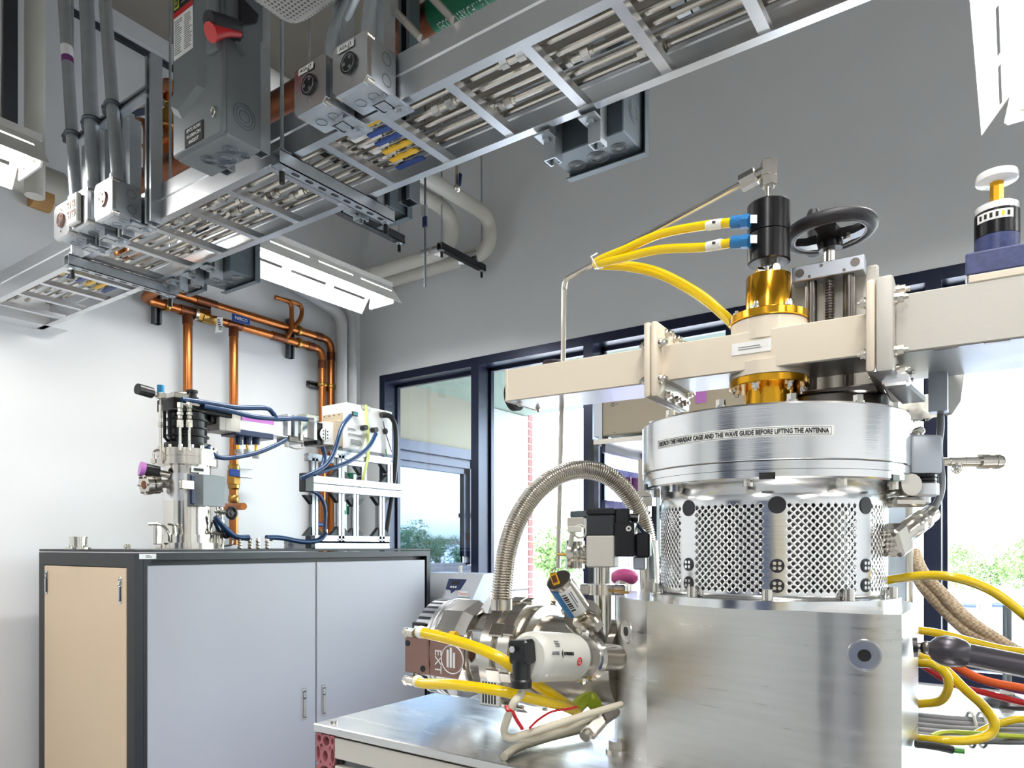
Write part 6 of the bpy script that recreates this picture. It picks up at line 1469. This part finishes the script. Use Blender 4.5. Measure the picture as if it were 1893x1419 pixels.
hose('air_tube', [at(1150, 962, 1.10), at(1175, 975, 1.09), at(1196, 992, 1.085), at(1203, 1022, 1.085), at(1205, 1070, 1.085)], .0045, 'clear_tube', 'smoky plastic air tube curving from the black solenoid', 'tube', n=10)
hose('air_tube', [at(1153, 950, 1.11), at(1172, 963, 1.10), at(1190, 985, 1.095), at(1196, 1010, 1.1)], .003, 'blue_hose', 'thin blue air tube curving from the black solenoid', 'tube', n=8)
# small right-angle valve behind it
t = thing('angle_valve', 'small steel angle valve with toggle behind the solenoid valve', 'valve', at(1060, 1045, 1.16))
mb = MB().cyl(at(1052, 1025, 1.16), at(1086, 1025, 1.16), .016, 18); mb.cyl(at(1066, 1000, 1.16), at(1066, 1050, 1.16), .013, 18); mb.sphere(at(1066, 1022, 1.16), .018, 14); mb.cyl(at(1047, 1025, 1.16), at(1053, 1025, 1.16), .024, 20); mb.build('body', 'steel', t)
MB().box(at(1056, 975, 1.17), at(1078, 955, 1.14), None, .002).build('actuator', 'putty', t); MB().box(at(1061, 957, 1.17), at(1084, 943, 1.14), None, .002).build('cap', 'box_grey', t)
mb = MB().cyl(at(1050, 1030, 1.15), at(1060, 975, 1.13), .004, 10); mb.torus(fr(at(1072, 982, 1.13), RT, (0, 0, 1)), .010, .0018, 20, 6); mb.box(at(1055, 984, 1.14), at(1070, 972, 1.12), None, .001); mb.build('toggle', 'pipe_white', t); MB().cyl(at(1030, 1024, 1.15), at(1050, 1025, 1.15), .0025, 8).build('screw', 'brass', t)
# purple filters behind and a pink glove
t = thing('gas_filter', 'grey and steel gas filter beside the drum, before the blue panels', 'filter', at(1198, 950, 1.3))
MB().cyl(at(1197, 918, 1.3), at(1197, 850, 1.3), .017, 18).build('bowl', 'putty', t); MB().cyl(at(1196, 935, 1.3), at(1196, 919, 1.3), .016, 6).build('nut', 'steel', t); MB().cyl(at(1196, 955, 1.3), at(1196, 935, 1.3), .008, 10).build('stem', 'steel', t)
c = at(1154, 1067, 1.35); t = thing('sample_bottle', 'steel canister with bright pink cap beyond the solenoid valve tube', 'canister', (c.x, c.y, TT))
MB().sphere(c, .024, 14, (1.2, .8, .7)).build('cap', 'pink', t); MB().cyl((c.x, c.y, TT), c, .018, 16).build('body', 'steel', t)
hose('signal_wire', [at(1200, 945, 1.28), at(1190, 962, 1.28), at(1160, 972, 1.27), at(1150, 968, 1.26)], .003, 'black_plastic', 'thin black wire dropping from the gas filter', 'wire', n=6)
# ================================================================== RACK NEAR THE WINDOW
t = thing('gas_rack', 'beige equipment box on a dark aluminium rack with ribbed panels', 'rack', onY(1150, 1010, 2.4))
yr = 2.45; a = onY(1097, 800, yr); b = onY(1292, 700, yr)
z0, z1 = onY(1110, 806, yr).z, onY(1110, 640, yr).z - .12
MB().box((onY(1113, 800, yr).x, yr, z0), (b.x + .2, yr + .5, z1), None, .004).build('electronics_box', 'rack_beige', t)
MB().box((a.x, yr + .004, z0), (onY(1107, 800, yr).x, yr + .05, z1)).box((onY(1108, 800, yr).x, yr - .004, z0 - .01), (onY(1114, 800, yr).x, yr + .05, z1)).build('corner_extrusion', 'alu_extrusion', t, 0)
q = onY(1133, 748, yr); mb = MB().torus(fr(q - V((0, .001, 0)), (1, 0, 0), (0, 0, 1)), .006, .0015, 16, 6); mb.build('lock', 'ink_grey', t); bars(t, fr(onY(1142, 746, yr) - V((0, .0005, 0)), (1, 0, 0), (0, 0, 1)), .018, .005, 1, 'ink_grey'); bars(t, fr(onY(1137, 799, yr) - V((0, .0005, 0)), (1, 0, 0), (0, 0, 1)), .02, .005, 1, 'ink_grey')
for px in (1101,):
    c = onY(px, 900, yr + .1); MB().box((c.x - .012, yr + .06, 0), (c.x + .014, yr + .1, z0)).build('post', 'strut_dark', t, 0)
c = onY(1290, 900, yr + .1); MB().box((c.x, yr + .06, 0), (c.x + .04, yr + .1, z0)).cut().box((c.x, yr + .46, 0), (c.x + .04, yr + .5, z0)).cut().box((a.x + .02, yr + .46, 0), (a.x + .06, yr + .5, z0)).cut().build('post', 'strut_dark', t, 0)
for (ya, yb_) in ((823, 838), (864, 886), (925, 945)):
    MB().box((a.x + .004, yr + .06, onX(1116, yb_, a.x).z), (a.x + .02, yr + .47, onX(1116, ya, a.x).z)).build('cross_rail', 'navy', t, 0)
mb = MB(); y = yr + .06; k = 0; zt2 = onX(1116, 838, a.x).z
while y < yr + .46:
    q0, q1 = a.x + .03 + (.006 if k % 2 else 0), a.x + .03 + (0 if k % 2 else .006); mb.face([(q0, y, 1.0), (q1, y + .006, 1.0), (q1, y + .006, zt2), (q0, y, zt2)]); y += .006; k += 1
mb.build('ribbed_panel', 'ribbed', t, 0)
MB().box((a.x, yr + .0, z0 - .03), (c.x, yr + .5, z0 - .012)).build('shelf', 'steel', t, 0)
for (px, y0, y1, w_) in ((1160, 882, 912, .03), (1176, 884, 930, .04), (1206, 905, 935, .03)):
    p, q = onY(px, y0, yr + .2), onY(px, y1, yr + .2); MB().cyl((p.x, yr + .2, q.z), (p.x, yr + .2, p.z), w_ * .5, 14).build('purple_regulator', 'purple_cable', t)
for px, y in ((1222, 738), (1295, 738)): p = onY(px, y, yr - .003); MB().box((p.x - .02, yr - .002, p.z - .012), (p.x + .02, yr, p.z + .03)).build('pink_label', 'label_pink', t, 0)
# ================================================================== RIGHT-HAND SIDE OF THE BLOCK
t = thing('lift_actuator', 'square aluminium actuator with ribbed collar bolted to the drum side', 'actuator', at(1695, 900, .95))
p = at(1692, 878, .93); rot = Matrix.Translation(p) @ Matrix.Rotation(YAW + R(5), 4, 'Z'); k_ = .93 / F
MB().box((-24 * k_, -.018, 0), (36 * k_, .024, 72 * k_), rot, .004, 2).build('housing', 'alu_extrusion', t)
mb = MB(); c = rot @ V((10 * k_, 0, 0)); mb.lathe([(.0185, 0), (.0185, -.003), (.0175, -.004), (.0185, -.005), (.0185, -.008), (.0175, -.009), (.0185, -.0095), (.0185, -.011)], Matrix.Translation(c), 28); mb.build('ribbed_collar', 'black_anod', t)
MB().lathe([(.019, -.011), (.021, -.012), (.021, -.026), (.018, -.028), (.012, -.029), (.012, -.036), (.008, -.038)], Matrix.Translation(c), 28).build('lower_cap', 'alu', t)
MB().box((-52 * k_, -.012, -.042), (14 * k_, .012, -.029), rot, .004).cyl(rot @ V((-26 * k_, -.02, -.014)), rot @ V((-26 * k_, .02, -.014)), .014, 16).build('bracket_arm', 'steel', t)
MB().hexn(at(1612, 909, .935), at(1632, 909, .94), .007).cyl(at(1632, 909, .94), at(1650, 908, .945), .005, 10).build('bolt', 'steel', t)
a, b = at(1688, 808, .93), at(1702, 795, .94); MB().cyl(a, b, .006, 10).hexn(a + (b - a) * .4, a + (b - a) * .8, .0075).build('gas_fitting', 'steel_bright', t)
t = thing('quick_connector', 'horizontal steel quick connector with knob, seen before the bright window', 'connector', at(1790, 853, .97))
mb = MB()
for (xa_, xb_, r) in ((1738, 1754, .0055), (1754, 1782, .0065), (1782, 1810, .007), (1810, 1826, .0105), (1826, 1838, .0095), (1838, 1846, .0105), (1846, 1852, .0085)): mb.cyl(at(xa_, 853, .97), at(xb_, 853, .97), r, 16)
mb.cyl(at(1718, 850, .935), at(1740, 853, .97), .0055, 12); mb.build('coupling', 'steel', t); MB().cyl(at(1769, 855, .968), at(1769, 868, .968), .006, 12).sphere(at(1769, 866, .968), .0075, 10).build('thumb_knob', 'steel_bright', t)
t = thing('cable_connector', 'slanted steel circular connector with square flange beside perforated cage', 'connector', at(1680, 1000, .9))
a, b = at(1664, 992, .90), at(1722, 948, .93); u = (b - a).normalized(); l_ = (b - a).length
MB().lathe([(.0125, l_ * .0), (.0125, l_ * .28), (.0135, l_ * .3), (.0135, l_ * .55), (.0125, l_ * .57), (.0135, l_ * .6), (.0135, l_ * .75), (.0115, l_ * .8), (.0115, l_)], axm(a, u), 24).build('shell', 'steel', t)
mk_ = axm(a - u * .018, u); MB().box((-.013, -.019, -.004), (.015, .019, .022), mk_, .004).build('flange_body', 'steel', t)
mb = MB()
for sx in (-.009, .010):
    for sy in (-.014, .014): mb.cyl(mk_ @ V((sx, sy, -.005)), mk_ @ V((sx, sy, -.003)), .003, 8); mb.cyl(mk_ @ V((.0153, sy, .012 + sx)), mk_ @ V((.016, sy, .012 + sx)), .003, 8)
mb.build('screw', 'steel_dark', t)
hose('coax_cable', [at(1738, 740, 1.0), at(1739, 790, .98), at(1735, 830, .96), at(1741, 880, .95), at(1738, 915, .94), at(1724, 944, .932)], .0045, 'grey_cable', 'grey cable dropping from the waveguide to the slanted connector', 'cable', n=10)
MB().box(at(1640, 1130, 1.34), at(1676, 905, 1.30)).top('frame_post', 'alu_extrusion', 'upright aluminium extrusion behind the slanted connector', 'post', sm=0)
MB().cyl(at(1681, 1140, 1.25), at(1681, 925, 1.25), .006, 10).top('guide_rod', 'steel', 'thin vertical rod beside the aluminium extrusion post', 'rod')
# gas spring arm
t = thing('gas_strut', 'dark grey gas strut with ball joint fixed to the block side', 'strut', at(1700, 1205, .86))
a = at(1688, 1196, .84); b = at(1706, 1196, .835)
MB().cyl(a, a + (b - a) * .5, .0115, 20).build('base_nut', 'black_plastic', t); MB().cyl(a, b, .0055, 14).sphere(at(1713, 1197, .832), .008, 14).build('ball_stud', 'steel_dark', t)
c0, c1 = at(1716, 1196, .83), at(1768, 1206, .82); e1 = at(1990, 1250, .80)
MB().lathe([(.006, 0), (.0135, .006), (.0175, .016), (.0178, .026), (.0155, .036), (.0125, .04)], axm(c0, c1 - c0), 24).build('socket', 'strut_shaft', t)
MB().cyl(c1 - (c1 - c0) * .2, e1, .0132, 24).build('cylinder', 'strut_shaft', t)
# braided hoses, yellow hoses and cables at the window side
for k, (o, lb) in enumerate(((0, 'braided beige hose slanting down to the gas strut, upper one'), (1, 'braided beige hose slanting down to the gas strut, lower one'))):
    pts = [at(1690 - 4 * k, 1020 + 22 * k, 1.3), at(1706, 1058 + 24 * k, 1.27), at(1745, 1100 + 26 * k, 1.24), at(1790, 1145 + 22 * k, 1.2), at(1840, 1180 + 10 * k, 1.17), at(1905, 1215, 1.15), at(2060, 1270, 1.12), at(2240, 1330, 1.1)]
    hose('braided_hose', pts, .0105, 'braid', lb, 'hose', 'braided hoses', 12)
yh([at(1628, 1076, .93), at(1660, 1069, .92), at(1715, 1063, .90), at(1770, 1068, .88), at(1830, 1090, .87), at(1880, 1125, .86), at(1930, 1170, .85), at(2010, 1260, .85), at(2080, 1345, .88)], .0058, 'yellow hose arching from the cage over the braided hoses')
yh([at(1696, 1164, .97), at(1735, 1170, .965), at(1790, 1184, .96), at(1850, 1199, .95), at(1910, 1210, .94), at(2040, 1255, .93), at(2180, 1330, .94)], .0055, 'yellow hose with white sleeve running behind the gas strut')
yh([at(1694, 1225, .95), at(1725, 1228, .93), at(1750, 1248, .92), at(1752, 1275, .92), at(1735, 1296, .93), at(1694, 1301, .95)], .0058, 'yellow hose in a tight loop at the block side')
yh([at(1697, 1212, .97), at(1740, 1232, .94), at(1785, 1275, .92), at(1818, 1305, .91), at(1838, 1335, .90), at(1828, 1358, .90), at(1790, 1368, .90), at(1735, 1368, .91), at(1694, 1364, .94)], .006, 'yellow hose in a wide loop back to the block')
yh([at(1805, 1356, .98), at(1850, 1336, .98), at(1920, 1328, .97), at(2140, 1345, .96)], .0052, 'short yellow hose leaving the picture over the grey cables')
for k, (m, y0, y1, r, lb) in enumerate((('orange_cable', 1226, 1272, .0062, 'orange cable running under the gas strut'), ('purple_cable', 1222, 1280, .0036, 'purple cable running under the orange cable'), ('red', 1236, 1300, .0048, 'crimson cable running below the orange cable'))):
    hose('cable', [at(1692, 1205 + 8 * k, 1.1), at(1760, y0 + 3 + 12 * k, 1.08), at(1820, (y0 + y1) / 2 + 8 + 2 * k, 1.06), at(1910, y1 + 3, 1.04), at(2060, y1 + 32, 1.02), at(2240, 1330, 1.02)], r, m, lb, 'cable', n=8)
for k in range(5):
    y = 1325 + k * 9.0
    hose('grey_cable', [at(1690, y - 3, 1.08 - .02 * k), at(1760, y + 4, 1.06 - .02 * k), at(1830, y + 7, 1.04 - .02 * k), at(1920, y + 8, 1.02 - .02 * k), at(2240, y + 6, 1.0 - .02 * k)], .0056, 'grey_cable', '%s grey cable from the top of the tied bundle on the table' % order[k], 'cable', 'grey cables in the tied bundle', n=8)
for k in range(2): MB().torus(fr(at(1795 + 20 * k, 1348, 1.04), RT * .3 + FW, (0, 0, 1)), .025, .0022, 20, 6).top('cable_tie', 'label_white', ['clear tie round the grey cable bundle, closer to reactor block', 'clear tie round the grey cable bundle, further from block'][k], 'cable tie')
hose('earth_wire', [at(1722, 1360, .93), at(1750, 1353, .935), at(1820, 1356, .94), at(1910, 1362, .94), at(2180, 1366, .93)], .0035, 'green_yellow', 'green and yellow earth wire across the grey bundle', 'wire', n=6)
t = hose('stripped_cable', [at(1692, 1374, .87), at(1730, 1379, .865), at(1762, 1386, .86)], .005, 'label_black', 'black cable end with bright green core on the table', 'cable', n=8)
MB().cyl(at(1761, 1385.5, .86), at(1783, 1388, .855), .0036, 8).build('core', 'green_cable', t)
t = thing('rod_stand', 'grey upright rod on a round black base beyond the gas strut', 'stand', onZ(1862, 1300, TT))
c = onZ(1862, 1300, TT); cz = V((c.x, c.y, TT))
MB().lathe([(.052, 0), (.052, .005), (.03, .013), (.012, .02)], Matrix.Translation(cz), 36).build('base', 'black_plastic', t); kz = onY(1857, 1118, c.y).z
MB().cyl(cz + V((0, 0, .018)), V((c.x, c.y, kz)), .0075, 14).build('rod', 'galv_dark', t); MB().hexn(cz + V((0, 0, .018)), cz + V((0, 0, .034)), .014).build('nut', 'steel', t)
# clutter between pump tube and block
t = thing('tube_fitting', 'brass and steel tube fitting on the table beside the block', 'fitting', onZ(1105, 1365, TT))
mb = MB().hexn(at(1085, 1352, .96), at(1112, 1322, .98), .014); mb.cyl(at(1080, 1362, .95), at(1118, 1316, .99), .008, 10); mb.build('body', 'steel', t); MB().hexn(at(1114, 1328, .97), at(1138, 1312, .985), .009).build('nut', 'steel_dark', t)
p = onZ(1141, 1388, TT); MB().cyl((p.x, p.y, TT), (p.x, p.y, TT + .004), .017, 20).hexn((p.x, p.y, TT + .004), (p.x, p.y, TT + .016), .0125).top('floor_bolt', 'steel', 'hexagon bolt head on the table at the block foot', 'bolt', sm=30)
MB().tube(smooth([at(1062, 1312, .98), at(1075, 1298, 1.0), at(1092, 1290, 1.02), at(1100, 1302, 1.0)], 5), .01, 10).top('cable_sleeve', 'green_yellow', 'yellow-green cable sleeve between the pump and the block', 'sleeve')
